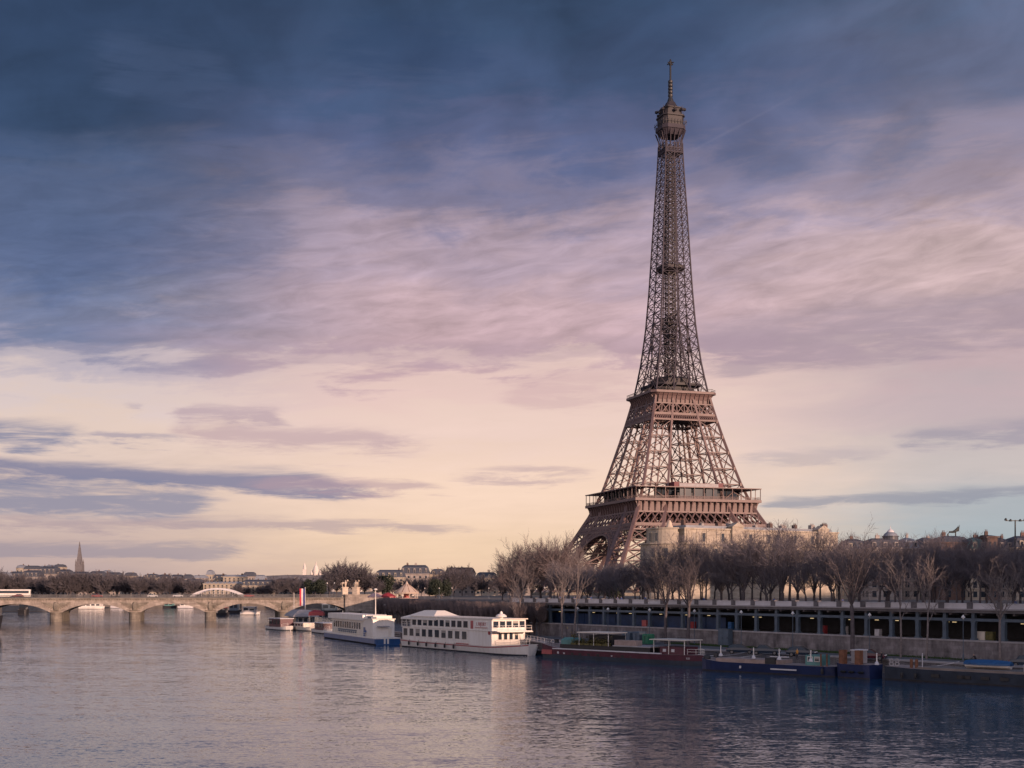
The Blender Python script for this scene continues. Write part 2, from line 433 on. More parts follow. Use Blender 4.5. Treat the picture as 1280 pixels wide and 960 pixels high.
M['bronze'] = mat('dark_bronze', (0.045, 0.05, 0.05), 0.5, 0.2, 1.0)
M['statue'] = mat('pale_statue_stone', (0.56, 0.47, 0.38), 0.85, 0.2, 1.0)
M['sacre'] = mat('white_basilica_stone', (0.66, 0.60, 0.56), 0.85, 0.08, 0.1)
M['lamp'] = mat('lit_lamp', (0.9, 0.8, 0.6), 0.5, emit=((1.0, 0.72, 0.36), 0.8))
M['globe'] = mat('opal_globe', (0.78, 0.76, 0.74), 0.3)
M['skin'] = mat('skin', (0.45, 0.28, 0.21), 0.6)
M['cloth_dark'] = mat('dark_clothing', (0.022, 0.022, 0.03), 0.9)
M['cloth_vest'] = mat('orange_vest', (0.62, 0.28, 0.05), 0.85)
M['cloth_blue'] = mat('blue_clothing', (0.06, 0.10, 0.25), 0.9)
M['car_black'] = mat('black_car_paint', (0.026, 0.038, 0.060), 0.16, spec=0.6)
M['car_maroon'] = mat('maroon_car_paint', (0.07, 0.012, 0.022), 0.2, spec=0.6)
M['car_white'] = mat('white_car_paint', (0.7, 0.7, 0.7), 0.25)
M['tyre'] = mat('tyre_rubber', (0.012, 0.012, 0.013), 0.9)
M['rim'] = mat('alloy_rim', (0.14, 0.14, 0.15), 0.4, metal=0.3)
M['hill'] = mat('built_up_hill', (0.13, 0.12, 0.125), 0.95, 0, 0.035, detail=8, col2=(0.36, 0.31, 0.29))
M['leafy'] = mat('deck_plants', (0.045, 0.06, 0.03), 0.85, col2=(0.20, 0.16, 0.05), scale=1.2)
# ------------------------------------------------------------------ river and ground
def water_mat():
    m = bpy.data.materials.new('river_water'); m.use_nodes = True; nt = m.node_tree; b = nt.nodes['Principled BSDF']
    b.inputs["Base Color"].default_value = (0.014, 0.062, 0.125, 1); b.inputs['Roughness'].default_value = 0.06
    b.inputs['IOR'].default_value = 1.33
    Nd.nt = nt
    tc = nt.nodes.new('ShaderNodeTexCoord'); sp = nt.nodes.new('ShaderNodeSeparateXYZ'); nt.links.new(tc.outputs['Object'], sp.inputs[0])
    x, y = Nd(sp.outputs[0]), Nd(sp.outputs[1])
    def nz(v, sc, det, rough=0.55, dist=0.3):
        n = nt.nodes.new('ShaderNodeTexNoise'); nt.links.new(v.k, n.inputs['Vector']); n.inputs['Scale'].default_value = sc; n.inputs['Detail'].default_value = det
        n.inputs['Roughness'].default_value = rough; n.inputs['Distortion'].default_value = dist
        s_ = nt.nodes.new('ShaderNodeSeparateColor'); nt.links.new(n.outputs['Color'], s_.inputs[0])
        return Nd(s_.outputs[0]) - 0.5, Nd(s_.outputs[1]) - 0.5
    ax, ay = nz(vec(x * 0.45 + y * 0.08, y * 1.0, 0.0), 0.20, 4)
    bx_, by_ = nz(vec(x * 0.5 - y * 0.1, y * 1.3, 4.0), 1.3, 5, 0.62)
    cx_, cy_ = nz(vec(x * 0.8, y * 1.3, 9.0), 3.2, 3, 0.6)
    patch = noise(vec(x * 0.35 + y * 0.1, y, 2.0), 0.020, 4, 0.6, 0.8)
    amp = smooth(patch, 0.32, 0.66) * 0.65 + 0.6
    sx = (ax * 0.05 + bx_ * 0.15 + cx_ * 0.14) * amp
    sy = (ay * 0.09 + by_ * 0.26 + cy_ * 0.24) * amp
    nv = nt.nodes.new('ShaderNodeVectorMath'); nv.operation = 'NORMALIZE'
    nt.links.new(vec(sx, sy, 1.0).k, nv.inputs[0]); nt.links.new(nv.outputs[0], b.inputs['Normal'])
    return m
M['water'] = water_mat()
w = MB()
w.add([(-9000, -1500, 0), (9000, -1500, 0), (9000, 16000, 0), (-9000, 16000, 0)], [(0, 1, 2, 3)])
tag(w.build('river', M['water']), kind='structure')

UP = 9.8      # street level above the water
LOW = 2.0     # lower quay level
FD = Vector((0.5213, -0.8534)); FN = Vector((0.8534, 0.5213))       # face line of the covered railway: direction (towards camera) and inland normal
F0 = Vector((2.7, 310.0))
def FP(s, n=0.0, z=0.0):
    p = F0 + FD * s + FN * n
    return Vector((p.x, p.y, z))
QUAY = [(260, -130), (76.0, 171.0), (41.0, 221.0), (11.0, 253.0), (-15.5, 296.0), (-42.0, 346.0), (-60.0, 421.0), (-62.0, 525.0), (-58, 600), (20, 720), (200, 850), (3000, 1000)]
WALL = [(330, -226)] + [tuple(FP(s).xy) for s in (300, 200, 170, 0)] + [(-17, 362), (-40, 425), (-54, 530), (-52, 600), (30, 715), (205, 845), (3000, 995)]
def slab(name, poly, z, zb, m, kind='structure'):
    g = MB(); n = len(poly)
    g.add([(x, y, z) for x, y in poly] + [(x, y, zb) for x, y in poly],
          [tuple(range(n))] + [(i, (i + 1) % n, n + (i + 1) % n, n + i) for i in range(n)])
    return tag(g.build(name, m), kind=kind)
# lower quay: runs in front of the upper wall
slab('lower_quay', QUAY[:8] + [(-53, 530), (-39, 424)] + [(-16, 361), (3.5, 310)] + [tuple(FP(s, 0.5).xy) for s in (60, 170, 300)] + [(331, -226)], LOW, -2, M['cobble'])
# quay edge coping and its dark fender wall
cp = MB()
for i in range(6):
    a, b_ = Vector(QUAY[i]), Vector(QUAY[i + 1])
    cp.extr([(-0.9, LOW + 0.004), (0.15, LOW + 0.004), (0.15, LOW + 0.30), (-0.9, LOW + 0.30)], b_, a)
tag(cp.build('kerb', M['concrete']), kind='structure')
# street level behind the covered railway (13 m inland) and on to the horizon
BACK = [tuple(FP(s, 13.0).xy) for s in (300, 200, 170, 6)]
slab('ground', [(330, -226), tuple(FP(300).xy)] + [tuple(FP(300, 13).xy)] + [tuple(FP(170, 13).xy), tuple(FP(6, 13).xy), tuple(FP(6, 0).xy)] + WALL[4:] + [(9000, 1000), (9000, -226)], UP, -2, M['ground'])
FAR = [(-300, -1400), (-232, -300), (-230, 480), (-240, 560), (-335, 700), (-345, 880), (-240, 925), (-120, 945), (0, 965), (300, 1000), (3000, 1090), (9000, 1100), (9000, 15000), (-9000, 15000), (-9000, -1400)]
slab('far_ground', FAR[::-1], 7.0, -2, M['ground'])
# upper street asphalt strip behind the parapet
rd = MB(); pts = [FP(170, 14.5, UP + 0.008), FP(170, 24, UP + 0.008), FP(-60, 24, UP + 0.008), FP(-60, 14.5, UP + 0.008)]
rd.add(pts, [(0, 1, 2, 3)]); tag(rd.build('road', M['asphalt']), kind='structure')
# lower quay roadway and grass verge against the wall
rd = MB()
for s0, s1 in ((-10, 160),):
    rd.add([FP(s0, -9.5, LOW + 0.006), FP(s1, -9.5, LOW + 0.006), FP(s1, -3.0, LOW + 0.006), FP(s0, -3.0, LOW + 0.006)], [(0, 1, 2, 3)])
tag(rd.build('quay_road', M['asphalt']), kind='structure')
gv = MB(); random.seed(3)
def blade_strip(s0, s1, n0, n1, cnt):
    for _ in range(cnt):
        p = FP(random.uniform(s0, s1), random.uniform(n0, n1), LOW); h = random.uniform(0.12, 0.4); a = random.uniform(0, 6.28); dx, dy = math.cos(a) * 0.07, math.sin(a) * 0.07
        gv.add([(p.x - dx, p.y - dy, LOW), (p.x + dx, p.y + dy, LOW), (p.x + random.uniform(-.1, .1), p.y + random.uniform(-.1, .1), LOW + h)], [(0, 1, 2)])
blade_strip(60, 84, -2.8, -0.4, 5200); blade_strip(90, 112, -2.6, -0.4, 4200); blade_strip(112, 160, -1.6, -0.3, 2500)
tag(gv.build('grass', M['grass']), 'short green grass along the foot of the stone quay wall', 'grass', kind='stuff')

# distant hill with the basilica
hl = MB(); rings = []
HX, HY = X_at(392, 4300), 4300.0
NR, NS = 9, 40
vs = [(HX, HY, 62)]; fs = []
for i in range(1, NR + 1):
    r = i / NR
    for j in range(NS):
        t = 2 * math.pi * j / NS
        z = 7 + 55 * max(0.0, (math.cos(math.pi * r) + 1) / 2) + (math.sin(j * 1.7 + i) * 3 if i < NR else -6)
        vs.append((HX + 900 * r * math.cos(t), HY + 420 * r * math.sin(t), z))
for j in range(NS): fs.append((0, 1 + j, 1 + (j + 1) % NS))
for i in range(NR - 1):
    for j in range(NS):
        a = 1 + i * NS
        fs.append((a + j, a + NS + j, a + NS + (j + 1) % NS, a + (j + 1) % NS))
hl.add(vs, fs); tag(hl.build('hill', M['hill'], smooth=True), kind='structure')

# ------------------------------------------------------------------ the iron tower
TX, TY = X_at(838, 742), 742.0
TW = thing('lattice_tower', 'very tall brown iron lattice tower on four splayed legs', 'tower', (TX, TY, UP), R(17.6))
AT = [(0, 62.5), (15, 53.5), (31, 45.2), (43, 38.4), (50, 35.2), (60.5, 31), (76, 26.5), (91.5, 22.3), (104.6, 19), (119.6, 15.7), (136.5, 13.1), (155.8, 11), (178.3, 9.5),
      (194.3, 8.7), (221, 7.4), (244.5, 6.1), (260, 5.4), (290, 4.9)]
WT = [(0, 24), (43, 17), (60.5, 15.2), (91.5, 12.2), (104.6, 11.3), (119.6, 10.5), (150, 10.2), (165, 10.35), (400, 10)]
def tab(T, z):
    for (a, b), (c, d) in zip(T, T[1:]):
        if z <= c: return b + (d - b) * (z - a) / (c - a)
    return T[-1][1]
def aa(z): return tab(AT, z)
def ww(z): return min(tab(WT, z), aa(z))
def leg_corners(sx, sy, z):
    a, w_ = aa(z), ww(z); i = a - w_
    return [Vector((sx * a, sy * a, z)), Vector((sx * i, sy * a, z)), Vector((sx * i, sy * i, z)), Vector((sx * a, sy * i, z))]
def truss(mb, sx, sy, zs, e, b, mids=True, thin=False):
    for z0, z1 in zip(zs, zs[1:]):
        c0, c1 = leg_corners(sx, sy, z0), leg_corners(sx, sy, z1)
        for n_, (p, q) in enumerate(zip(c0, c1)): mb.beam(p, q, e * ((1.0, .85, .5, .85)[n_] if thin else 1))
        for i in range(4):
            j = (i + 1) % 4
            mb.beam(c0[i], c1[j], b); mb.beam(c0[j], c1[i], b)
            mb.beam(c1[i], c1[j], b * 1.15)
            if mids:
                ma = (c0[i] + c1[i]) / 2; mb_ = (c0[j] + c1[j]) / 2; mm = (c0[i] + c0[j] + c1[i] + c1[j]) / 4; bt = (c0[i] + c0[j]) / 2; tp = (c1[i] + c1[j]) / 2
                if not thin: mb.beam(ma, mb_, b * 0.6)
                for u in (ma, mb_) if not thin else ():
                    mb.beam(u, bt, b * 0.55); mb.beam(u, tp, b * 0.55)
                if thin:   # gusset plates where the braces cross
                    mb.beam(mm - (tp - bt) * 0.05, mm + (tp - bt) * 0.05, 1.1); mb.beam(c1[i].lerp(c1[j], .08), c1[i].lerp(c1[j], 0), 1.9)
        if mids: mb.beam(c1[0], c1[2], b * 0.7); mb.beam(c1[1], c1[3], b * 0.7)
def frange(a, b, n): return [a + (b - a) * i / n for i in range(n + 1)]
for sx in (-1, 1):
    for sy in (-1, 1):
        g = MB(); truss(g, sx, sy, [1.5, 13, 25, 36.4], 1.9, 0.72)
        for z0, z1 in ((36.4, 46.5), (46.5, 53)):
            for p, q in zip(leg_corners(sx, sy, z0), leg_corners(sx, sy, z1)): g.beam(p, q, 1.9)
        a0, w0 = aa(0), ww(0)
        lg = g.build('leg', M['iron'], TW)
        g = MB(); g.box(*sorted((sx * (a0 + 2.5), sx * (a0 - w0 - 2.5))), *sorted((sy * (a0 + 2.5), sy * (a0 - w0 - 2.5))), -2, 1.5)
        g.build('masonry_base', M['pier_stone'], lg)
        g = MB(); truss(g, sx, sy, frange(54, 100, 5), 1.35, 0.40, thin=True)
        for z0, z1 in ((100, 109), (109, 116)):
            for p, q in zip(leg_corners(sx, sy, z0), leg_corners(sx, sy, z1)): g.beam(p, q, 1.3)
        # lift track running up the middle of the leg
        for z0, z1 in zip(frange(54, 116, 6), frange(54, 116, 6)[1:]):
            m0 = sum(leg_corners(sx, sy, z0), Vector()) / 4; m1 = sum(leg_corners(sx, sy, z1), Vector()) / 4
            g.beam(m0, m1, .8)
        g.build('upper_leg', M['iron'], TW)
def face(k, s, z, off=0.0, a=None):
    d = (aa(z) if a is None else a) + off
    return Vector([(s, -d, z), (d, s, z), (-s, d, z), (-d, -s, z)][k])
def lattice(mb, k, z0, z1, n, chord, b, off=0.0, a=None, x2=True):
    A0 = (aa(z0) if a is None else a) + off; A1 = (aa(z1) if a is None else a) + off
    mb.beam(face(k, -A0, z0, off, a), face(k, A0, z0, off, a), chord); mb.beam(face(k, -A1, z1, off, a), face(k, A1, z1, off, a), chord)
    for i in range(n):
        t0, t1 = -1 + 2 * i / n, -1 + 2 * (i + 1) / n
        p = [face(k, A0 * t0, z0, off, a), face(k, A0 * t1, z0, off, a), face(k, A1 * t0, z1, off, a), face(k, A1 * t1, z1, off, a)]
        mb.beam(p[0], p[3], b); mb.beam(p[1], p[2], b)
        if x2: mb.beam(p[0], p[2], b)
# girders tying the legs below the first gallery, and the four arches
for k in range(4):
    g = MB()
    lattice(g, k, 39.6, 46.4, 17, 0.9, 0.62, 0.3, x2=False)
    lattice(g, k, 36.4, 38.7, 34, 0.7, 0.45, 0.3, x2=False)
    lattice(g, k, 39.6, 46.4, 10, 0.9, 0.7, -14, x2=True)
    g.build('tie_girder', M['iron'], TW)
    g = MB(); RO, RI, nA = 37.6, 33.8, 30
    def ap(r, t, off=0.35):
        z = 1.0 + r * math.sin(t); return face(k, r * math.cos(t), max(z, 0.5), off)
    ts = [R(12) + (math.pi - R(24)) * i / nA for i in range(nA + 1)]
    for off in (0.35, -3.5):
        for t0, t1 in zip(ts, ts[1:]):
            for r, wd in ((RO, 0.8), (RI, 1.0), ((RO + RI) / 2, 0.4)): g.beam(ap(r, t0, off), ap(r, t1, off), wd)
            g.beam(ap(RI, t0, off), ap(RO, t1, off), 0.36); g.beam(ap(RI, t1, off), ap(RO, t0, off), 0.36)
            g.beam(ap(RI, t0, off), ap(RO, t0, off), 0.36)
    for t0 in ts: g.beam(ap(RI, t0, 0.35), ap(RI, t0, -3.5), 0.5)
    # soffit plate of the arch
    for t0, t1 in zip(ts, ts[1:]):
        g.add([ap(RI + .3, t0, .2), ap(RI + .3, t1, .2), ap(RI + .3, t1, -3.4), ap(RI + .3, t0, -3.4)], [(0, 1, 2, 3)])
    # spandrel uprights between arch and girder
    for i in range(-14, 15):
        s_ = i * 2.1; q = RO * RO - s_ * s_
        za = 1 + math.sqrt(q) if q > 0 else 40
        if za < 35.6 and abs(s_) < aa(za) - ww(za) + 3: g.beam(face(k, s_, za, .35), face(k, s_, 36.4, .35), 0.4); g.beam(face(k, s_, za, .35), face(k, s_ + (2.1 if s_ < 0 else -2.1), 36.4, .35), 0.3)
    g.build('arch', M['iron'], TW)
# first gallery
G1 = 38.2
g = MB()
for k in range(4):
    g.loft([[face(k, s, 46.6, 0, 35.6), face(k, s, 52.4, 0, 36.0), face(k, s, 52.4, 0, 34.8), face(k, s, 46.6, 0, 34.8)] for s in (-35.4, 35.4)])
    for i in range(21):
        s = -36.4 + 72.8 * i / 20
        for dz, o1 in ((0, 0),):
            pr = [(35.4, 46.3), (36.5, 46.3), (36.7, 48.6), (37.1, 50.6), (38.1, 52.4), (35.4, 52.4)]
            g.loft([[face(k, s + t, z, 0, a) for a, z in pr] for t in (-0.32, 0.32)])
    g.beam(face(k, -36.6, 46.5, 0, 36.3), face(k, 36.6, 46.5, 0, 36.3), 0.8)
gal = g.build('first_gallery', M['iron'], TW)
def ring(mb, a0, a1, z0, z1, ch=0.0, chi=None):
    """square ring slab (outer half side a0, inner a1), optionally with cut corners"""
    def poly(a, c): return [(-a + c, -a), (a - c, -a), (a, -a + c), (a, a - c), (a - c, a), (-a + c, a), (-a, a - c), (-a, -a + c)]
    c = max(ch, 0.01); ci = max(c * a1 / a0, 0.01) if chi is None else chi
    o, i = poly(a0, c), poly(a1, ci); n = 8
    vs = [(x, y, z0) for x, y in o] + [(x, y, z1) for x, y in o] + [(x, y, z0) for x, y in i] + [(x, y, z1) for x, y in i]
    fs = []
    for j in range(n):
        q = (j + 1) % n
        fs += [(j, q, n + q, n + j), (2 * n + q, 2 * n + j, 3 * n + j, 3 * n + q), (n + j, n + q, 3 * n + q, 3 * n + j), (q, j, 2 * n + j, 2 * n + q)]
    mb.add(vs, fs)
g = MB(); ring(g, G1 + .5, 15, 52.4, 53.9); g.build('floor_slab', M['iron'], gal)
g = MB(); ring(g, G1 + .5, 28.5, 60.0, 60.5); g.build('gallery_roof', M['iron'], gal)
g = MB()
for k in range(4):
    for i in range(14):
        s = -G1 + 2 * G1 * i / 13
        g.beam(face(k, s, 53.9, 0, G1), face(k, s, 60.0, 0, G1), 0.32)
    for z in (54.5, 55.3): g.beam(face(k, -G1, z, 0, G1), face(k, G1, z, 0, G1), 0.18)
    for i in range(80):
        s = -G1 + 2 * G1 * i / 79
        g.beam(face(k, s, 53.9, 0, G1), face(k, s, 55.3, 0, G1), 0.09)
g.build('railing', M['iron'], gal)
g = MB()
for k in range(4):
    g.loft([[face(k, s, 53.9, 0, 31.2), face(k, s, 60, 0, 32.2), face(k, s, 60, 0, 30.6), face(k, s, 53.9, 0, 30.0)] for s in (-24, 24)])
    for i in range(13):
        s = -24 + 48 * i / 12
        g.beam(face(k, s, 53.9, 0, 31.4), face(k, s, 60, 0, 32.5), 0.4, mi=1)
g.build('gallery_glazing', [M['glass'], M['iron_dark']], gal)
g = MB(); g.box(-13, 13, -37.4, -29, 53.92, 57.2); g.build('pavilion', M['iron_dark'], gal)
pav = gal.children[-1]
g = MB(); g.box(-12, 12, -37.9, -29, 60.52, 62.4); g.build('pavilion_fascia', M['concrete'], pav)
g = MB(); g.box(-15, -12.02, -37.6, -29, 60.52, 63.2); g.box(12.02, 15, -37.6, -29, 60.52, 63.0); g.box(-15, 15, -29, -26, 60.52, 63.4); g.build('pavilion_end', mat('dark_red_paint', (0.13, 0.03, 0.04), .6), pav)
for i in range(3):
    g = MB(); g.box(-11.6 + i * 8, -4.6 + i * 8, -37.62, -37.42, 55.4, 59.4); g.build('pavilion_window', M['glass'], pav)
g = MB(); g.box(-12.6, 12.6, -37.75, -37.4, 53.95, 55.3); g.build('pavilion_parapet', M['concrete_dark'], pav)
# second gallery
g = MB(); G2 = 20.2
def flare(mb, prof, ch):
    def poly(a): c = ch * a / G2; return [(-a + c, -a), (a - c, -a), (a, -a + c), (a, a - c), (a - c, a), (-a + c, a), (-a, a - c), (-a, -a + c)]
    mb.loft([[(x, y, z) for x, y in poly(a)] for a, z in prof])
flare(g, [(17.2, 110.2), (17.4, 112), (18.2, 114), (19.6, 115.6)], 2.6)
for k in range(4):
    for i in range(12):
        s = -15.6 + 31.2 * i / 11
        pr = [(17.0, 110), (17.9, 110), (18.2, 112.4), (18.9, 114.2), (20.0, 115.6), (17, 115.6)]
        g.loft([[face(k, s + t, z, 0, a) for a, z in pr] for t in (-0.22, 0.22)])
g2 = g.build('second_gallery', M['iron'], TW)
g = MB(); ring(g, G2 + .3, 6, 115.6, 116.9, 2.6); g.build('floor_slab', M['iron'], g2)
g = MB()
for k in range(4):
    for i in range(36):
        s = -17.4 + 34.8 * i / 35; g.beam(face(k, s, 116.9, 0, G2), face(k, s, 118.4, 0, G2), 0.12)
    g.beam(face(k, -17.6, 118.4, 0, G2), face(k, 17.6, 118.4, 0, G2), 0.22)
g.build('railing', M['iron_dark'], g2)
g = MB(); ring(g, 14.6, 5, 121.2, 122.6, 4.0); flare(g, [(11.0, 116.9), (11.4, 121.2)], 6); flare(g, [(9.5, 122.6), (9.8, 126), (8.5, 126.8)], 6); g.build('upper_deck', M['iron_dark'], g2)
for k in range(4):
    g = MB()
    lattice(g, k, 104.0, 109.8, 8, 0.7, 0.5, 0.2)
    lattice(g, k, 100.3, 103.4, 30, 0.8, 0.34, 0.2, x2=False)
    lattice(g, k, 104.0, 109.8, 6, 0.7, 0.6, -11.5)
    g.build('tie_girder', M['iron'], TW)
g = MB(); ring(g, 17, 7, 103.0, 104.2, 1); g.build('underfloor', M['iron_dark'], g2)
# the shaft above the second gallery
g = MB()
zs = []; z = 117.0
while z < 262: zs.append(z); z += max(3.9, aa(z) * 0.60)
zs.append(264.0)
for z0, z1 in zip(zs, zs[1:]):
    th = 0.80 - 0.25 * (z0 - 117) / 150; br = 0.33 - 0.08 * (z0 - 117) / 150
    merged = ww(z0) >= aa(z0) - 0.35
    for k in range(4):
        a0, a1 = aa(z0), aa(z1); i0, i1 = (0, 0) if merged else (a0 - ww(z0), a1 - min(ww(z1), a1))
        g.beam(face(k, -a0, z0), face(k, -a1, z1), th)
        for s in ((-1, 1) if not merged else (0,)):
            g.beam(face(k, s * i0, z0), face(k, s * i1, z1), th * 0.8)
            if not merged: # inner corner post of each leg
                g.beam(Vector((s * i0, (-1 if k in (0, 3) else 1) * i0, z0)), Vector((s * i1, (-1 if k in (0, 3) else 1) * i1, z1)), th * 0.5)
        for s in (-1, 1):
            p = [face(k, s * a0, z0), face(k, s * i0, z0), face(k, s * a1, z1), face(k, s * i1, z1)]
            g.beam(p[0], p[3], br); g.beam(p[1], p[2], br); g.beam(p[2], p[3], br * 1.1)
            ml, mr = (p[0] + p[2]) / 2, (p[1] + p[3]) / 2; mt = (p[2] + p[3]) / 2; mbt = (p[0] + p[1]) / 2
            g.beam(ml, mr, br * .5)
            # inner face of the leg
            if not merged:
                q = [face(k, s * i0, z0), face(k, s * i0, z0, -ww(z0)), face(k, s * i1, z1), face(k, s * i1, z1, -ww(z1))]
                g.beam(q[0], q[3], br); g.beam(q[1], q[2], br); g.beam(q[2], q[3], br)
        if not merged: g.beam(face(k, -i1, z1), face(k, i1, z1), br * 0.7)
    if merged:
        g.beam(face(0, 0, z1), face(2, 0, z1), br); g.beam(face(1, 0, z1), face(3, 0, z1), br)
n = 0
for z0, z1 in zip(zs[::2], zs[2::2]):
    if ww(z1) < aa(z1) - 0.35:
        for k in range(4):
            i0, i1 = aa(z0) - ww(z0), aa(z1) - ww(z1)
            g.beam(face(k, -i0, z0), face(k, i1, z1), 0.42); g.beam(face(k, i0, z0), face(k, -i1, z1), 0.42)
shaft = g.build('shaft', M['iron_shaded'], TW)
g = MB()
for sx in (-1, 1):
    for sy in (-1, 1):
        g.beam((sx * 2.6, sy * 2.6, 117), (sx * 1.7, sy * 1.7, 264), 0.55)
for i in range(49):
    z = 117 + 3 * i; d = 2.6 - 0.9 * i / 49
    for k in range(4):
        g.beam(face(k, -d, z, 0, d), face(k, d, z, 0, d), 0.3); g.beam(face(k, -d, z, 0, d), face(k, d, z + 3, 0, d), 0.34); g.beam(face(k, d, z, 0, d), face(k, -d, z + 3, 0, d), 0.3)
g.build('lift_core', M['iron_dark'], shaft)
g = MB(); flare(g, [(6.0, 189.6), (7.2, 190.8), (7.2, 192.4), (6.4, 193)], 7); g.build('midway_platform', M['iron_dark'], shaft)
# summit
g = MB()
for k in range(4):
    for i in range(5):
        s = -4.6 + 2.3 * i
        g.beam(face(k, s, 258, 0, 5.3), face(k, s * 1.02, 266, 0, 5.4), 0.42); g.beam(face(k, s * 1.02, 266, 0, 5.4), face(k, s * 1.3, 271.6, 0, 7.0), 0.45)
    lattice(g, k, 258.5, 261, 6, 0.5, 0.25, 0.1)
flare(g, [(5.2, 268.8), (6.9, 271.8), (7.4, 272.0), (7.4, 274.2), (6.6, 274.4)], 7)
top = g.build('summit_platform', M['iron_shaded'], TW)
g = MB(); flare(g, [(6.4, 274.4), (6.4, 279.4), (7.0, 279.6), (7.0, 280.4), (5.6, 280.6), (5.4, 284.2), (5.9, 284.4), (5.9, 285.0), (4.2, 285.3), (3.0, 287.2), (2.2, 289)], 6)
for k in range(4):
    for i in range(7):
        s = -6 + 2 * i; g.beam(face(k, s, 274.2, 0, 7.3), face(k, s, 277.4, 0, 7.3), 0.22)
    g.beam(face(k, -7, 276, 0, 7.3), face(k, 7, 276, 0, 7.3), 0.2)
    for s in (-4.5, 0, 4.5):
        c = face(k, s, 282.6 + (s % 2), 0, 6.9); g.lathe([(0.2, -0.9), (1.0, -0.5), (1.0, 0.5), (0.2, 0.9)], 8, c); g.beam(face(k, s, 280.4, 0, 6.6), face(k, s, 285.6, 0, 6.4), 0.18)
g.build('summit_cabin', M['iron_dark'], top)
g = MB(); g.lathe([(2.3, 288.6), (1.7, 290.5), (1.15, 292), (1.1, 293)], 10)
for i in range(5): g.lathe([(1.0, 292.2 + i * 2), (1.4, 292.6 + i * 2), (1.4, 293.7 + i * 2), (1.0, 294.1 + i * 2)], 10)
g.lathe([(0.62, 301), (0.55, 313.6), (0.3, 314.6)], 8)
for a in range(4): g.beam((0, 0, 312.4), (2.4 * math.cos(a * math.pi / 2 + .5), 2.4 * math.sin(a * math.pi / 2 + .5), 312.0), 0.5)
g.lathe([(0.9, 311), (1.0, 313), (0.5, 313.6)], 8)
g.build('antenna_mast', M['black'], top)
# ------------------------------------------------------------------ covered riverside railway: stone wall, steel columns, lintel, parapet
S0, S1 = -6.0, 172.0
FRZ = math.atan2(FD.y, FD.x)
RG = thing('railway_gallery', 'covered railway gallery along the quay with stone wall, blue-grey columns and pale parapet panels', 'railway gallery', FP(0), FRZ)
# local frame: x along the face towards the camera's right, -y towards the river is +n reversed (inland is +y)
def gl(s0, s1, n0, n1, z0, z1, mb): mb.box(s0, s1, n0, n1, z0, z1)
g = MB(); gl(S0, S1, 0, 1.2, LOW - 0.5, 4.85, g); wall = g.build('stone_wall', M['stone'], RG)
g = MB(); gl(S0, S1, -0.12, 1.3, 4.86, 5.12, g); g.build('coping', M['concrete'], wall)
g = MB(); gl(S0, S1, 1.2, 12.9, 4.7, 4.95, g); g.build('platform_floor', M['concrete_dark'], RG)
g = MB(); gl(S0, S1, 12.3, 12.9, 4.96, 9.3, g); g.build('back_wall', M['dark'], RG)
g = MB(); gl(S0, S1, 0.5, 0.9, 8.05, 8.5, g); g.build('lintel', M['blue_steel'], RG)
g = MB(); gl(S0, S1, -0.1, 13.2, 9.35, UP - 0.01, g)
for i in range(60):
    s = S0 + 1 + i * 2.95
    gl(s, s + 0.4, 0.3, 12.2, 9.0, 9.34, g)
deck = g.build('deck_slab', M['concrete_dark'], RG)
g = MB(); gl(S0, S1, -0.35, 0.4, UP - 0.005, UP + 0.22, g); g.build('deck_edge', M['concrete'], deck)
PW = 5.5
for i in range(32):
    s = S0 + 0.7 + i * PW
    g = MB(); g.box(s - 0.33, s + 0.33, 0.42, 1.0, 5.12, 8.04); g.box(s - 0.45, s + 0.45, 0.35, 1.1, 5.121, 5.4); g.box(s - 0.42, s + 0.42, 0.4, 1.05, 7.8, 8.04)
    g.box(s - .3, s + .3, 0.45, 0.95, 8.51, 9.34)
    g.build('column', M['blue_steel'], RG)
    g = MB(); g.box(s - 0.5, s + 0.5, -0.42, 0.36, UP + 0.22, UP + 1.12); g.box(s - 0.58, s + 0.58, -0.5, 0.42, UP + 1.121, UP + 1.26)
    g.build('parapet_pillar', M['concrete_dark'], RG)
    g = MB(); g.box(s + 0.51, s + PW - 0.51, -0.2, 0.12, UP + 0.222, UP + 0.95); g.box(s + 0.59, s + PW - 0.59, -0.28, 0.2, UP + 0.952, UP + 1.08)
    if i < 31: g.build('parapet_panel', M['panel'], RG)
# lit ceiling lamps in the gallery
def lamp_fit(s, n, z):
    t = thing('ceiling_lamp', None, None, FP(s, n, z), FRZ)
    g = MB(); g.box(-0.7, 0.7, -0.16, 0.16, 0.0, 0.12); g.beam((0, 0, 0.1), (0, 0, 9.0 - z + .02), 0.06); g.build('fitting', M['black'], t)
    g = MB(); g.box(-0.36, 0.36, -0.1, 0.1, -0.1, -0.01); g.build('tube', M['lamp'], t)
    return t
def s_of(px, n=0.0):
    k = (px - 640) / F; a = F0 + FN * n
    return (a.x - k * a.y) / (k * FD.y - FD.x)
random.seed(5)
lamps_px = [(676, 'low'), (700, 'low'), (742, 'low'), (772, 'low'), (788, 'low'), (826, 'low'), (858, 'low'), (886, 'low'), (897, 'low'), (943, 'hi'), (950, 'hi'), (1015, 'low'), (1054, 'hi'), (1063, 'hi'), (1096, 'low'), (1121, 'low'), (1184, 'low'), (1193, 'low'), (1279, 'low')]
for i, (px, q) in enumerate(lamps_px):
    n = 3.5 if q == 'hi' else 5.5
    t = lamp_fit(s_of(px, n), n, 7.75)
    tag(t, 'small lit lamp hanging under the deck of the covered railway gallery', 'lamp', 'lit lamps under the gallery deck')
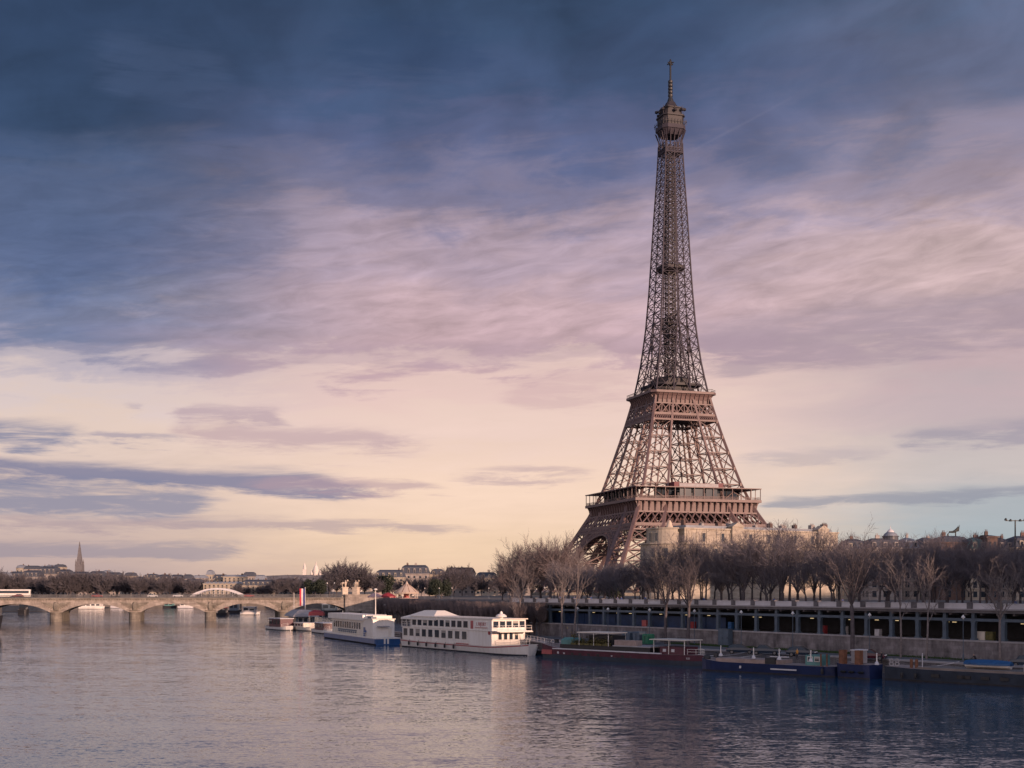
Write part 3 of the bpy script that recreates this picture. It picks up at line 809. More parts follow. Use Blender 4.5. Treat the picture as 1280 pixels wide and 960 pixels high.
# dark blue hoarding along the far part of the gallery, and cabinets standing on its floor
t = thing('blue_hoarding', 'dark blue panelled hoarding inside the left half of the railway gallery', 'hoarding', FP(0), FRZ)
for i in range(11):
    g = MB(); g.box(2 + i * 6.2, 8.1 + i * 6.2, 4.0, 4.2, 4.96, 7.4); g.beam((2 + i * 6.2, 3.95, 4.96), (2 + i * 6.2, 3.95, 7.5), 0.15); g.build('hoarding_panel', mat('hoarding_blue', (0.022, 0.055, 0.15), .5, .3, .6) if i == 0 else bpy.data.materials['hoarding_blue'], t)
def cabinet(px, n, w, h, m, lab, z=4.96):
    s = s_of(px, n); t = thing('cabinet', lab, 'cabinet', FP(s, n, z), FRZ)
    g = MB(); g.box(-w / 2, w / 2, 0, .7, 0.1, h); g.box(-w / 2 + .1, w / 2 - .1, .1, .6, 0, .1); b_ = g.build('body', M[m], t)
    g = MB(); g.box(-w / 2 + .12, -.04, -.03, -.003, .25, h - .15); g.build('door', M[m], t)
    g = MB(); g.box(.04, w / 2 - .12, -.03, -.003, .25, h - .15); g.build('door', M[m], t)
    return t
cabinet(805, 1.5, 1.6, 1.5, 'pink_stripe', 'dull pink cabinet in the gallery above the stern of the maroon barge')
cabinet(865, 1.6, 1.0, 1.5, 'red', 'small red cabinet in the gallery beside the dark tree trunk')
cabinet(1027, 1.6, 1.5, 1.6, 'red', 'red cabinet in the gallery above the third parked black car')
cabinet(912, 1.6, 1.0, 1.7, 'tarp_blue', 'light blue cabinet in the gallery above the grey wall box')
cabinet(1054, 1.6, 1.1, 1.6, 'panel', 'pale grey cabinet in the gallery left of the big quay tree')
cabinet(1096, 1.6, 1.0, 1.3, 'panel', 'pale grey cabinet in the gallery right of the big quay tree')
cabinet(1226, 1.6, 1.7, 1.5, 'offwhite', 'cream cabinet in the gallery, left one of a pair')
cabinet(1236, 1.6, 1.5, 1.5, 'leafy', 'olive cabinet in the gallery, right one of a pair')
# tall grey metal box against the stone wall
t = thing('wall_cabinet', 'tall blue-grey metal box leaning on the stone quay wall behind the parked cars', 'metal box', FP(s_of(904, -1.4), -1.4, LOW), FRZ)
g = MB(); g.box(-1.5, 1.5, 0, 1.1, 0.12, 3.35); g.build('body', M['blue_steel'], t)
g = MB(); g.box(-1.58, 1.58, -.06, 1.16, 3.352, 3.45); g.build('lid', M['blue_steel'], t)
for sx in (-.75, .75):
    g = MB(); g.box(sx - .68, sx + .68, -.05, -.004, .25, 3.2); d = g.build('door', M['blue_steel'], t)
    g = MB(); g.box(sx + .45, sx + .52, -.1, -.051, 1.5, 1.8); g.build('handle', M['black'], d)

# ------------------------------------------------------------------ stone bridge across the river
BRZ = R(13.2); B_O = Vector((X_at(70, 510), 510.0))
def bx(px):
    k = (px - 640) / F; return (k * B_O.y - B_O.x) / (math.cos(BRZ) - k * math.sin(BRZ))
def bw(x, y, z):
    return (B_O.x + x * math.cos(BRZ) - y * math.sin(BRZ), B_O.y + x * math.sin(BRZ) + y * math.cos(BRZ), z)
BX0, BX1, BY0, BY1 = bx(-60), bx(446) + 9, 0.0, 27.0
BR = thing('stone_bridge', 'long low stone bridge with five shallow arches crossing the river', 'bridge', (B_O.x, B_O.y, 0), BRZ)
PIER = [bx(p) for p in (-32, 70, 168.5, 263, 354.5, 444)]     # pier centres (first and last are abutments)
def arch_z(x):
    for a, b in zip(PIER, PIER[1:]):
        l, r = a + 2.1, b - 2.1
        if l <= x <= r:
            t = (x - (l + r) / 2) / ((r - l) / 2); R_ = 1.0
            return 3.7 + 3.55 * (math.sqrt(max(0, 1.9 * 1.9 - t * t)) - math.sqrt(1.9 * 1.9 - 1)) / (1.9 - math.sqrt(1.9 * 1.9 - 1))
    return 3.7
xs = sorted(set([BX0, BX1] + [round(PIER[0] - 2.1, 3)] + [p + d for p in PIER for d in (-2.1, 2.1)] + [BX0 + (BX1 - BX0) * i / 179 for i in range(180)]))
xs = [x for x in xs if BX0 <= x <= BX1]
g = MB()
for x0, x1 in zip(xs, xs[1:]):
    z0, z1 = arch_z(x0), arch_z(x1)
    inside = any(a + 2.09 <= x0 and x1 <= b - 2.09 for a, b in zip(PIER, PIER[1:]))
    if not inside: z0 = z1 = 3.7 if PIER[0] < x0 < PIER[-1] else -1
    g.add([(x0, BY0, z0), (x1, BY0, z1), (x1, BY0, 9.2), (x0, BY0, 9.2), (x0, BY1, z0), (x1, BY1, z1), (x1, BY1, 9.2), (x0, BY1, 9.2)],
          [(0, 1, 2, 3), (5, 4, 7, 6), (1, 0, 4, 5), (3, 2, 6, 7)])
# moulded arch rings standing proud of the face
for a, b in zip(PIER, PIER[1:]):
    l, r = a + 2.1, b - 2.1
    for i in range(24):
        x0, x1 = l + (r - l) * i / 24, l + (r - l) * (i + 1) / 24
        g.loft([[(x, BY0 - .25, arch_z(x) - .02), (x, BY0 - .25, arch_z(x) + 0.75), (x, BY0 + .1, arch_z(x) + 0.75), (x, BY0 + .1, arch_z(x) - .02)] for x in (x0, x1)])
g.build('arched_body', M['bridge_stone'], BR)
for p in PIER:
    g = MB(); n = 8
    nose = [(p + 2.3 * math.cos(math.pi + math.pi * j / n), BY0 - .6 + 2.6 * math.sin(math.pi + math.pi * j / n)) for j in range(n + 1)]
    back = [(p + 2.3 * math.cos(math.pi * j / n), BY1 + .6 + 2.6 * math.sin(math.pi * j / n)) for j in range(n + 1)]
    g.prism(nose + back, -2, 3.55)
    g.prism([(x + (0.3 if x > p else -0.3), y + (0.3 if y > 13 else -0.3)) for x, y in nose + back], 3.56, 3.9)
    g.build('pier', M['pier_stone'], BR)
    if PIER[0] < p < PIER[-1]:   # carved spread-wing bird above each pier
        g = MB(); y = BY0
        g.loft([[(p - 1.0, y, 4.6), (p + 1.0, y, 4.6), (p + .5, y - .7, 4.7), (p - .5, y - .7, 4.7)], [(p - 1.5, y, 6.6), (p + 1.5, y, 6.6), (p + .8, y - .9, 6.6), (p - .8, y - .9, 6.6)],
                [(p - .6, y, 8.0), (p + .6, y, 8.0), (p + .35, y - .7, 8.0), (p - .35, y - .7, 8.0)]])
        for sx in (-1, 1):
            for j in range(6):
                g.beam((p + sx * (.7 + j * .25), y - .25, 6.9 + .1 * j), (p + sx * (2.0 + j * .72), y - .15, 5.2 + j * .52), .45, .35)
        g.lathe([(2.2, -.15), (2.4, .1)], 16, (p, y - .1, 4.5), sy=.3)
        g.build('carved_bird', M['pier_stone'], BR)
g = MB(); g.box(BX0, BX1, BY0 - .55, BY0 + .2, 9.201, 9.62); 
g.box(BX0, BX1, BY0 + .2, BY1 + .5, 9.201, 9.6)
for i in range(int((BX1 - BX0 - 15) / 1.05)):
    x = BX0 + .6 + i * 1.05; g.box(x, x + .45, BY0 - .5, BY0 - .003, 8.75, 9.199)
g.build('cornice', M['pier_stone'], BR)
g = MB()
for y in (BY0 - .2, BY1 + .1):
    g.box(BX0, BX1 - 14.5, y, y + .3, 9.63, 9.8); g.box(BX0, BX1 - 14.5, y - .05, y + .35, 10.72, 10.9)
    for i in range(int((BX1 - BX0 - 15) / .4)):
        x = BX0 + .2 + i * .4; g.box(x, x + .16, y + .05, y + .22, 9.801, 10.719)
g.build('balustrade', mat('grey_balustrade', (0.10, 0.10, 0.105), .8, .3, .6), BR)
g = MB(); g.box(BX0, BX1, BY0 + .6, BY1 - .6, 9.61, 9.72); tag(g.build('bridge_road', M['asphalt'], loc=(B_O.x, B_O.y, 0), rz=BRZ), kind='structure')
g = MB(); g.box(BX1 - 14, BX1 + 3, BY0 - 1.2, BY0 + .9, -1, 10.75); g.box(BX1 - 14.2, BX1 + 3.2, BY0 - 1.4, BY0 + 1.1, 10.751, 11); g.build('abutment', M['bridge_stone'], BR)

# pedestals with a warrior standing beside a horse
def horse_statue(px, lab, flip):
    t = thing('horse_statue', lab, 'statue', bw(bx(px) + (0 if flip else 1.2), 2.2 if flip else 16, 9.72), R(20) if flip else R(-25))
    g = MB(); g.box(-1.45, 1.45, -1.45, 1.45, 0, .6); g.box(-1.2, 1.2, -1.2, 1.2, .601, 4.0); g.box(-1.4, 1.4, -1.4, 1.4, 4.001, 4.4); g.build('pedestal', M['statue'], t)
    g = MB(); z = 4.4
    g.path([(-1.2, .25, z + 1.7), (-.9, .25, z + 1.75), (-.3, .25, z + 1.62), (.4, .25, z + 1.72), (.8, .25, z + 1.9), (1.1, .25, z + 2.5), (1.25, .25, z + 2.95)], [.2, .42, .42, .45, .42, .26, .2], 10, caps=True)
    g.path([(1.1, .25, z + 3.05), (1.45, .25, z + 2.85), (1.75, .25, z + 2.5)], [.16, .22, .12], 8, caps=True)
    for x, y, k in ((-.95, .05, -1), (-.9, .45, -1), (.65, .05, 1), (.75, .45, 1)):
        g.path([(x, y, z + 1.6), (x + .05 * k, y, z + 1.0), (x - .08, y, z + .55), (x + .02, y, z + .02)], [.22, .13, .1, .11], 7, caps=True)
    g.path([(-1.25, .25, z + 1.8), (-1.55, .25, z + 1.5), (-1.6, .25, z + .9)], [.12, .14, .04], 6, caps=True)
    g.build('horse', M['statue'], t)
    g = MB()
    g.path([(.15, -.5, z + .02), (.1, -.45, z + .6), (.15, -.45, z + 1.2), (.2, -.45, z + 1.5), (.2, -.45, z + 2.1), (.2, -.45, z + 2.35), (.2, -.45, z + 2.5), (.22, -.45, z + 2.75), (.22, -.45, z + 2.95)], [.12, .14, .2, .27, .33, .16, .13, .2, .08], 9, caps=True)
    g.path([(.4, -.55, z + .02), (.4, -.5, z + .7), (.28, -.45, z + 1.35)], [.11, .13, .2], 7, caps=True)
    g.path([(.4, -.5, z + 2.2), (.75, -.4, z + 1.9), (1.05, -.1, z + 2.1)], [.12, .1, .08], 6, caps=True)
    g.path([(.0, -.5, z + 2.2), (-.2, -.7, z + 1.7), (-.1, -.8, z + 1.35)], [.12, .1, .08], 6, caps=True)
    g.build('warrior', M['statue'], t)
horse_statue(431.5, 'pale stone horse and warrior statue on the left pedestal at the bridge end', True)
horse_statue(446.5, 'pale stone horse and warrior statue on the right pedestal at the bridge end', False)

# steel arch footbridge beyond
fx0, fx1, fy = X_at(238, 930), X_at(304, 930), 930.0
t = thing('arch_footbridge', 'pale steel arch footbridge seen over the deck of the stone bridge', 'footbridge', (0, 0, 0))
g = MB()
for y in (fy, fy + 8):
    P = []
    for i in range(25):
        u = -1 + i / 12; P.append((fx0 + (fx1 - fx0) * (i / 24), y, 8.2 + 5.4 * (1 - u * u)))
    for p, q in zip(P, P[1:]): g.beam(p, q, 1.2, 1.2)
    for p in P[1:-1:2]: g.beam(p, (p[0], y, 8.0), .22)
g.build('arch', M['panel'], t)
g = MB(); g.box(fx0 - 25, fx1 + 25, fy, fy + 8, 7.2, 8.0); g.build('deck', M['concrete_dark'], t)
g = MB()
for y in (fy + .1, fy + 7.8):
    g.beam((fx0 - 25, y, 9.1), (fx1 + 25, y, 9.1), .12)
    for i in range(60): x = fx0 - 25 + (fx1 - fx0 + 50) * i / 59; g.beam((x, y, 8), (x, y, 9.1), .08)
g.build('railing', M['concrete_dark'], t)
for x in (fx0 - 1, fx1 + 1):
    g = MB(); g.box(x - 2, x + 2, fy - .5, fy + 8.5, -2, 7.19); g.build('pier', M['pier_stone'], t)

# ------------------------------------------------------------------ boats
def boat_root(name, lab, cat, P, Q, group=None):
    """local x runs from P to Q along the waterline on the river side, +y towards the quay"""
    d = Vector(Q) - Vector(P)
    return thing(name, lab, cat, (P[0], P[1], 0), math.atan2(d.y, d.x), group), d.length
def hull(t, L, B, zd, m, name='hull', stern=0.0, bow=0.22, stripe=None, mi_list=None, bowrise=0.6, sternrise=0.2, bowsharp=0.06, flare=0.12, sternsharp=.75, bottom='keel', band=.22):
    g = MB(); rings = []; n = 22
    for i in range(n + 1):
        u = i / n; x = L * u
        k = 1.0
        if u > 1 - bow: q = (u - (1 - bow)) / bow; k = max(bowsharp, math.sqrt(max(0, 1 - q * q * (1 - bowsharp))) if q < 1 else bowsharp)
        if stern and u < stern: q = 1 - u / stern; k = max(sternsharp * 1.0, math.sqrt(1 - q * q * (1 - sternsharp)))
        z = zd + bowrise * max(0, (u - .72) / .28) ** 2 + sternrise * max(0, (.25 - u) / .25) ** 2
        hb = B / 2 * k; c = B / 2; wl = hb * (1 - flare)
        xs_ = x + (bowrise * .9 * max(0, (u - .85) / .15))   # bow rakes forward at the top
        s1 = z - .35; s2 = z - .13
        def yy(zz): return wl + (hb - wl) * max(0, min(1, zz / z))
        rg = []
        for zz in (z, s2, s1, band, -.02, -.9): 
            rg.append((x + (xs_ - x) * max(0, zz / z), c - (yy(zz) if zz > -.5 else wl * .7), zz))
        for zz in (-.9, -.02, band, s1, s2, z):
            rg.append((x + (xs_ - x) * max(0, zz / z), c + (yy(zz) if zz > -.5 else wl * .7), zz))
        rings.append(rg)
    mis = [1, 2 if stripe else 0, 0, 3, 3, 3, 3, 3, 0, 2 if stripe else 0, 1, 4]
    mats = [m, stripe or m, stripe or m, M[bottom], M['deck_tan']]
    if stripe: mats[1] = m
    g.loft(rings, mis=mis)
    return g.build(name, mats, t)
def windows(t, xs, y, z0, z1, w, fr='white', along='x', name='window', par=None, inward=False):
    for wi, x in enumerate(xs):
        g = MB()
        if along == 'x': g.box(x - w / 2 - .09, x + w / 2 + .09, y - .07, y - .004, z0 - .09, z1 + .09)
        else: g.box(y + .004, y + .07, x - w / 2 - .09, x + w / 2 + .09, z0 - .09, z1 + .09)
        f_ = g.build(name, M[fr], par or t)
        g = MB()
        if along == 'x': g.box(x - w / 2, x + w / 2, y - .1, y - .071, z0, z1)
        else: g.box(y + .071, y + .1, x - w / 2, x + w / 2, z0, z1)
        g.build('pane', M['glass'], f_)
        if (wi * 7 + int(z0 * 3)) % 4 == 1:
            g = MB(); zb = z1 - (z1 - z0) * (.35 + .12 * (wi % 3))
            if along == 'x': g.box(x - w / 2 + .02, x + w / 2 - .02, y - .112, y - .101, zb, z1)
            else: g.box(y + .101, y + .112, x - w / 2 + .02, x + w / 2 - .02, zb, z1)
            g.build('curtain', M['blind'], f_)
def rail(t, pts, h=1.0, sp=1.6, m='white', r=.05, name='railing'):
    g = MB()
    for p, q in zip(pts, pts[1:]):
        p, q = Vector(p), Vector(q); n = max(1, int((q - p).length / sp))
        for zz in (h, h * .5): g.beam(p + Vector((0, 0, zz)), q + Vector((0, 0, zz)), r)
        for i in range(n + 1): b_ = p.lerp(q, i / n); g.beam(b_, b_ + Vector((0, 0, h)), r)
    return g.build(name, M[m], t)
def fenders(t, xs, y, z):
    for x in xs:
        g = MB(); g.lathe([(.02, -.5), (.2, -.42), (.24, 0), (.2, .3), (.05, .42)], 8, (x, y - .28, z)); g.beam((x, y - .2, z + .4), (x, y - .02, z + .8), .05); g.build('fender', M['black'], t)

# white two-deck restaurant boat
t, L = boat_root('restaurant_boat', 'white two-deck restaurant boat with a canvas tent over its stern and a small roof lantern', 'boat', (-25.6, 289), (0.2, 246.5))
B = 8.4
hull(t, L, B, 1.55, M['white'], bow=.2, bowrise=.75, stripe=M['pink_stripe'])
g = MB(); g.box(.7, 41, .25, B - .25, 1.56, 4.72); low = g.build('lower_cabin', M['white'], t)
g = MB(); g.box(5.2, 41.2, .2, B - .2, 4.725, 6.95); up = g.build('upper_cabin', M['white'], t)
g = MB(); g.box(5.0, 41.8, .02, B - .02, 6.955, 7.14); g.build('roof', M['offwhite'], up)
g = MB(); g.box(.3, 43.5, .05, B - .05, 4.60, 4.72); g.build('deck_edge', M['white'], low)
windows(t, [2.4 + i * 3.05 for i in range(10)], .25, 2.65, 4.25, 1.9, par=low)
windows(t, [6.9 + i * 2.62 for i in range(10)], .2, 5.1, 6.45, 1.8, par=up)
windows(t, [1.1 + i * 1.55 for i in range(5)], 41.2, 5.35, 6.6, 1.2, along='y', par=up)
windows(t, [2.2 + i * 1.3 for i in range(4)], 41.0, 2.9, 4.2, .75, along='y', par=low)
g = MB(); g.box(32.6, 33.6, .12, .195, 4.95, 6.6); g.build('door', M['pink_stripe'], up)
g = MB(); g.box(34.6, 39.6, .1, .196, 5.25, 6.55); bd = g.build('name_board', M['white'], up)
def text_obj(body, size, m, parent, loc, rot, name='lettering', depth=.02):
    cu = bpy.data.curves.new(name, 'FONT'); cu.body = body; cu.size = size; cu.extrude = depth; cu.align_x = 'CENTER'; cu.align_y = 'CENTER'
    cu.materials.append(m); o = bpy.data.objects.new(name, cu); COL.objects.link(o); me = bpy.data.meshes.new_from_object(o); bpy.data.objects.remove(o); o = bpy.data.objects.new(name, me); COL.objects.link(o)
    o.parent = parent; o.location = loc; o.rotation_euler = rot; return o
text_obj('L RIJORY', 1.0, M['pink_stripe'], bd, (37.1, .07, 5.95), (R(90), 0, 0))
g = MB(); g.box(34.6, 39.6, .04, .098, 5.2, 5.3); g.build('board_ledge', M['pink_stripe'], bd)
g = MB(); g.box(26.5, 32.0, -.02, .0, 1.57, 1.8); g.build('rubbing_strake', M['pink_stripe'], t)
# stern tent
g = MB(); x0, x1, zE = .6, 17.5, 6.72
g.loft([[(x0, -.1, zE), (x1, -.1, zE), (x1, B + .1, zE), (x0, B + .1, zE)], [(x0 + 1.8, 1.3, 7.25), (x1 - 3.2, 1.3, 7.3), (x1 - 3.2, B - 1.3, 7.3), (x0 + 1.8, B - 1.3, 7.25)],
        [(6.0, 3.2, 8.35), (12.0, 3.2, 8.35), (12.0, B - 3.2, 8.35), (6.0, B - 3.2, 8.35)]])
g.loft([[(x0, -.1, zE - .4), (x1, -.1, zE - .4), (x1, B + .1, zE - .4), (x0, B + .1, zE - .4)], [(x0, -.1, zE - .01), (x1, -.1, zE - .01), (x1, B + .1, zE - .01), (x0, B + .1, zE - .01)]])
tent = g.build('tent', M['canvas'], t)
for x in (.8, 3.0, 5.0):
    g = MB(); g.beam((x, .1, 4.72), (x, .1, zE), .12); g.build('tent_pole', M['white'], tent)
g = MB(); g.lathe([(.1, 0), (.8, .9), (1.1, 1.1), (.9, 1.3), (.05, 1.9)], 12, (3.0, 2.2, 4.75)); g.build('parasol', M['canvas'], t)
rail(t, [(.4, 4.6, 4.72), (.4, .12, 4.72), (5.1, .12, 4.72)], 1.05, 1.2)
rail(t, [(41.4, .15, 4.72), (43.4, .15, 4.72), (43.4, B - .15, 4.72)], 1.05, 1.2)
rail(t, [(41.5, 1.1, 1.75), (45.5, 2.0, 2.0), (48.6, 3.8, 2.3), (48.6, 4.6, 2.3), (45.5, B - 2.0, 2.0), (41.5, B - 1.1, 1.75)], 1.0, 1.5)
g = MB(); g.lathe([(.4, 0), (.4, .25), (1.1, .3), (1.15, .5), (.75, .85), (.3, 1.0), (.25, 1.35), (.05, 1.5)], 14, (40.2, 3.0, 7.142)); g.build('lantern', M['white'], t)
g = MB(); g.box(40.9, 44.2, .3, B - .3, 4.45, 4.598); g.build('awning', M['offwhite'], t)
fenders(t, [5, 9.4, 13.5, 17.8, 22, 26], 0, 1.0)
g = MB(); g.lathe([(.42, -.02), (.42, .05)], 14, (0, 0, 0)); 
lb = g.build('lifebuoy', M['red'], t); lb.location = (40.2, .15, 4.3); lb.rotation_euler = (R(90), 0, 0)
# gangway between this boat and the maroon barge
t, L2 = boat_root('gangway_pontoon', 'low dark pontoon with a railed gangway between the restaurant boat and the maroon barge', 'pontoon', (4.2, 253.5), (9.6, 247.0))
g = MB(); g.box(-1, L2 + 1, 0, 4, -.5, .8); g.build('float', M['keel'], t)
g = MB(); g.beam((-3.5, 1.2, 2.9), (L2, 1.8, 1.7), 1.3, .15); g.build('walkway', M['concrete'], t)
rail(t, [(-3.5, .6, 2.9), (L2, 1.2, 1.7)], 1.0, 1.0)
g = MB(); g.box(L2 - .5, L2 + .8, 2.2, 2.4, 1.0, 3.6); g.build('notice_board', M['white'], t)

# white boat with blue hull
t, L = boat_root('houseboat', 'long white boat with bright blue hull, a mast on its roof and a blue door', 'boat', (-51.2, 342), (-32.1, 295.4))
B = 6.3
g = MB()
rg = lambda x, i=0: [(x, i, 1.42), (x, i, .3), (x, i + .25, -.02), (x, i + .6, -.8), (x, B - i - .6, -.8), (x, B - i - .25, -.02), (x, B - i, .3), (x, B - i, 1.42)]
g.loft([rg(-.6, .5), rg(1.2, 0), rg(L - .2, 0), rg(L + .1, .15)], mis=[0, 1, 1, 1, 1, 1, 0, 2])
hl_ = g.build('hull', [M['blue_hull'], M['keel'], M['wood']], t)
g = MB(); g.box(-.5, L + .15, -.06, B + .06, 1.43, 1.68); g.build('gunwale', M['white'], hl_)
g = MB(); g.box(L + .101, L + .2, 2.2, 2.6, .25, 1.42); g.build('white_mark', M['white'], hl_)
g = MB(); g.box(L + .101, L + .2, 3.0, 3.4, .25, 1.42); g.build('white_mark', M['white'], hl_)
g = MB(); g.box(7.5, 38.4, .7, B - .6, 1.69, 5.5); lc = g.build('saloon', M['offwhite'], t)
g = MB(); g.box(5.2, 39.4, .15, B - .1, 5.51, 6.85); g.build('roof', M['white'], lc)
windows(t, [10.2 + i * 2.25 for i in range(12)], .7, 3.3, 4.9, 1.5, par=lc)
g = MB(); g.box(14, 32, .6, .695, 2.2, 3.0); g.build('glazed_strip', M['blue_steel'], lc)
g = MB(); g.box(38.42, 46.8, .6, B - .4, 1.69, 5.9); rc = g.build('wheelhouse', M['white'], t)
g = MB(); g.box(38.0, 47.2, .3, B - .2, 5.91, 6.08); g.build('roof', M['offwhite'], rc)
g = MB(); g.box(39.42, 44.2, 1.4, B - .2, 6.09, 6.75); g.build('roof_locker', M['offwhite'], rc)
g = MB(); g.box(38.8, 40.2, .5, .595, 1.7, 3.9); g.build('door', M['blue_hull'], rc)
g = MB(); g.box(46.805, 46.9, 4.4, 5.2, 1.7, 3.8); g.build('door', M['offwhite'], rc)
g = MB(); g.box(46.801, 47.9, 1.6, 4.4, 4.2, 4.4); g.build('awning', M['concrete'], rc)
g = MB(); g.path([(43.5, 2.2, 6.76), (43.5, 2.2, 12.8)], [.14, .09], 8, caps=True); g.lathe([(.1, 0), (.5, .15), (.35, .4), (.05, .5)], 10, (43.5, 2.2, 12.8)); g.build('mast', M['white'], t)
g = MB(); g.box(42.0, 45.0, .7, 2.0, 6.09, 6.5); g.build('roof_box', M['blue_steel'], t)
rail(t, [(-.2, .3, 1.68), (L - .2, .02, 1.68), (L - .1, B - .1, 1.68)], 1.0, 2.0)

# maroon barge with plants and awnings
t, L = boat_root('maroon_barge', 'long maroon river barge with a pale gunwale, deck planters and two flat awnings', 'barge', (5.5, 241.6), (31.1, 213.6))
B = 5.4
hull(t, L, B, 1.75, M['red_hull'], bow=.16, stern=.14, bowrise=.1, sternrise=1.0, bottom='grey_hull', flare=.08, band=.8)
g = MB(); g.box(3.2, 30, -.05, .35, 1.78, 1.98); g.build('gunwale', M['panel'], t)
g = MB(); g.box(4.5, 27, .7, B - .5, 1.75, 2.75); cb = g.build('coaming', M['black'], t)
g = MB(); g.box(18.2, 27.2, .55, B - .4, 2.751, 2.95); g.build('hatch_cover', M['concrete'], cb)
g = MB(); g.box(9.5, 17.5, .2, B - .1, 5.0, 5.18); aw = g.build('awning', M['offwhite'], t)
for x in (9.8, 13.5, 17.2):
    for y in (.5, B - .4): g = MB(); g.beam((x, y, 2.7), (x, y, 5.0), .1); g.build('awning_post', M['white'], aw)
random.seed(11)
for i, x in enumerate([8.2, 10.0, 11.6, 13.2, 14.8, 16.4]):
    g = MB(); g.box(x - .7, x + .7, .5, 1.2, 2.752, 3.1)
    for _ in range(150):
        p = Vector((x + random.gauss(0, .55), .85 + random.gauss(0, .3), 3.1 + abs(random.gauss(0, .5)) + (1.0 if i == 0 and random.random() < .5 else 0))); v = Vector((random.uniform(-1, 1), random.uniform(-1, 1), random.uniform(-1, 1))).normalized() * .16; u = v.cross(Vector((.3, .5, .8))).normalized() * .12
        g.add([p - v, p + u, p + v, p - u], [(0, 1, 2, 3)])
    g.build('planter', M['leafy'], t)
g = MB(); g.box(4.6, 8.0, .9, 3.6, 2.752, 3.5); g.loft([[(4.6, .9, 3.5), (8, .9, 3.5), (8, 3.6, 3.5), (4.6, 3.6, 3.5)], [(5.2, 1.3, 4.0), (7.4, 1.3, 4.0), (7.4, 3.2, 4.0), (5.2, 3.2, 4.0)]]); g.build('skylight', M['copper'], t)
g = MB(); g.box(18.3, 23.5, .9, 2.6, 2.96, 3.9); g.build('deck_box', M['deck_tan'], t)
g = MB(); g.box(11.5, 17.6, 1.3, B - .8, 2.752, 4.6); g.build('awning_dark_fill', M['black'], t)  # plain black box added to fill the dark space under the awning
g = MB(); g.box(27.2, 35.2, .3, B - .2, 4.2, 4.36); aw = g.build('bow_awning', M['offwhite'], t)
for x in (28, 31.4, 34.9):
    for y in (.6, B - .5): g = MB(); g.beam((x, y, 1.8), (x, y, 4.2), .1); g.build('awning_post', M['white'], aw)
g = MB(); g.box(29.2, 34.6, .8, B - .8, 1.8, 3.1); g.build('bow_cabin', M['red_hull'], t)
for x in (30.3, 32.2): g = MB(); g.box(x - .35, x + .35, .72, .796, 2.2, 2.7); g.build('porthole', M['panel'], t)
for x in (4.6, 6.2, 18.4, 19.5, 23.0): g = MB(); g.lathe([(.02, 0), (.24, .01), (.24, .06)], 10, (0, 0, 0)); q = g.build('porthole', M['panel'] if x < 19 else M['glass'], t); q.location = (x, .14, 1.15); q.rotation_euler = (R(90), 0, 0)
for x in (8.4, 10.4, 12.6, 15, 21): g = MB(); g.box(x - .35, x + .35, .06, .2, .85, 1.25); g.build('porthole', M['black'], t)
g = MB(); g.box(.2, 2.9, .05, .5, .75, 1.6); st = g.build('stern_panel', M['pink_stripe'], t); 
text_obj('ILES', .42, M['panel'], t, (36.0, .22, 1.25), (R(90), 0, R(8)))
g = MB(); g.lathe([(.5, 0), (.42, .3), (.42, .6), (.55, .75)], 10, (1.6, 2.7, 2.75)); g.build('winch', M['black'], t)
rail(t, [(.4, 1.5, 2.8), (2.6, .4, 2.3)], .9, 1.0, 'black'); rail(t, [(35.4, .8, 1.9), (38.0, 2.2, 1.9), (35.4, B - .8, 1.9)], .9, 1.0, 'white')
# blue barge
t, L = boat_root('blue_barge', 'dark blue cargo barge with flat tan hatch, in front of the parked black cars', 'barge', (29.8, 203.2), (47.2, 186.9))
B = 5.2
hull(t, L, B, 1.55, M['navy_hull'], bow=.04, stern=.2, bowrise=0, sternrise=.5, bowsharp=.6, sternsharp=.25)
g = MB(); g.box(3.2, 14.5, .45, B - .4, 1.56, 2.15); g.build('hatch_cover', M['deck_tan'], t)
g = MB(); g.box(12.4, 14.2, .2, .6, 1.56, 2.5); g.build('winch', M['black'], t)
g = MB(); g.box(12.8, 16, 1.0, 1.25, 2.6, 2.75); g.build('spar', M['panel'], t)
g = MB(); g.box(18.6, 21.2, 1.6, B - .8, 1.56, 3.1); wh = g.build('cabin', M['copper'], t)
windows(t, [19.4, 20.6], 1.6, 2.2, 2.8, .7, par=wh)
g = MB(); g.box(13.5, 18, -.02, .06, .72, .92); g.build('name_strip', M['panel'], t)
g = MB(); g.box(7.9, 8.2, -.01, .1, .7, 1.1); g.build('draught_mark', M['panel'], t)
for x in (21.8, 22.8): g = MB(); g.path([(x, .6, 1.5), (x, .6, 3.4)], .12, 8, caps=True); g.build('bollard', M['rust'], t)
g = MB(); g.lathe([(.02, -.5), (.5, -.5), (.62, -.2), (.5, .2), (.2, .3)], 12, (.9, 1.4, 2.2)); g.lathe([(.02, 0), (.45, .1), (.3, .8), (.02, 1)], 10, (1.8, 2.6, 2.0)); g.build('anchor_winch', M['black'], t)
fenders(t, [22.5], 0, .9)
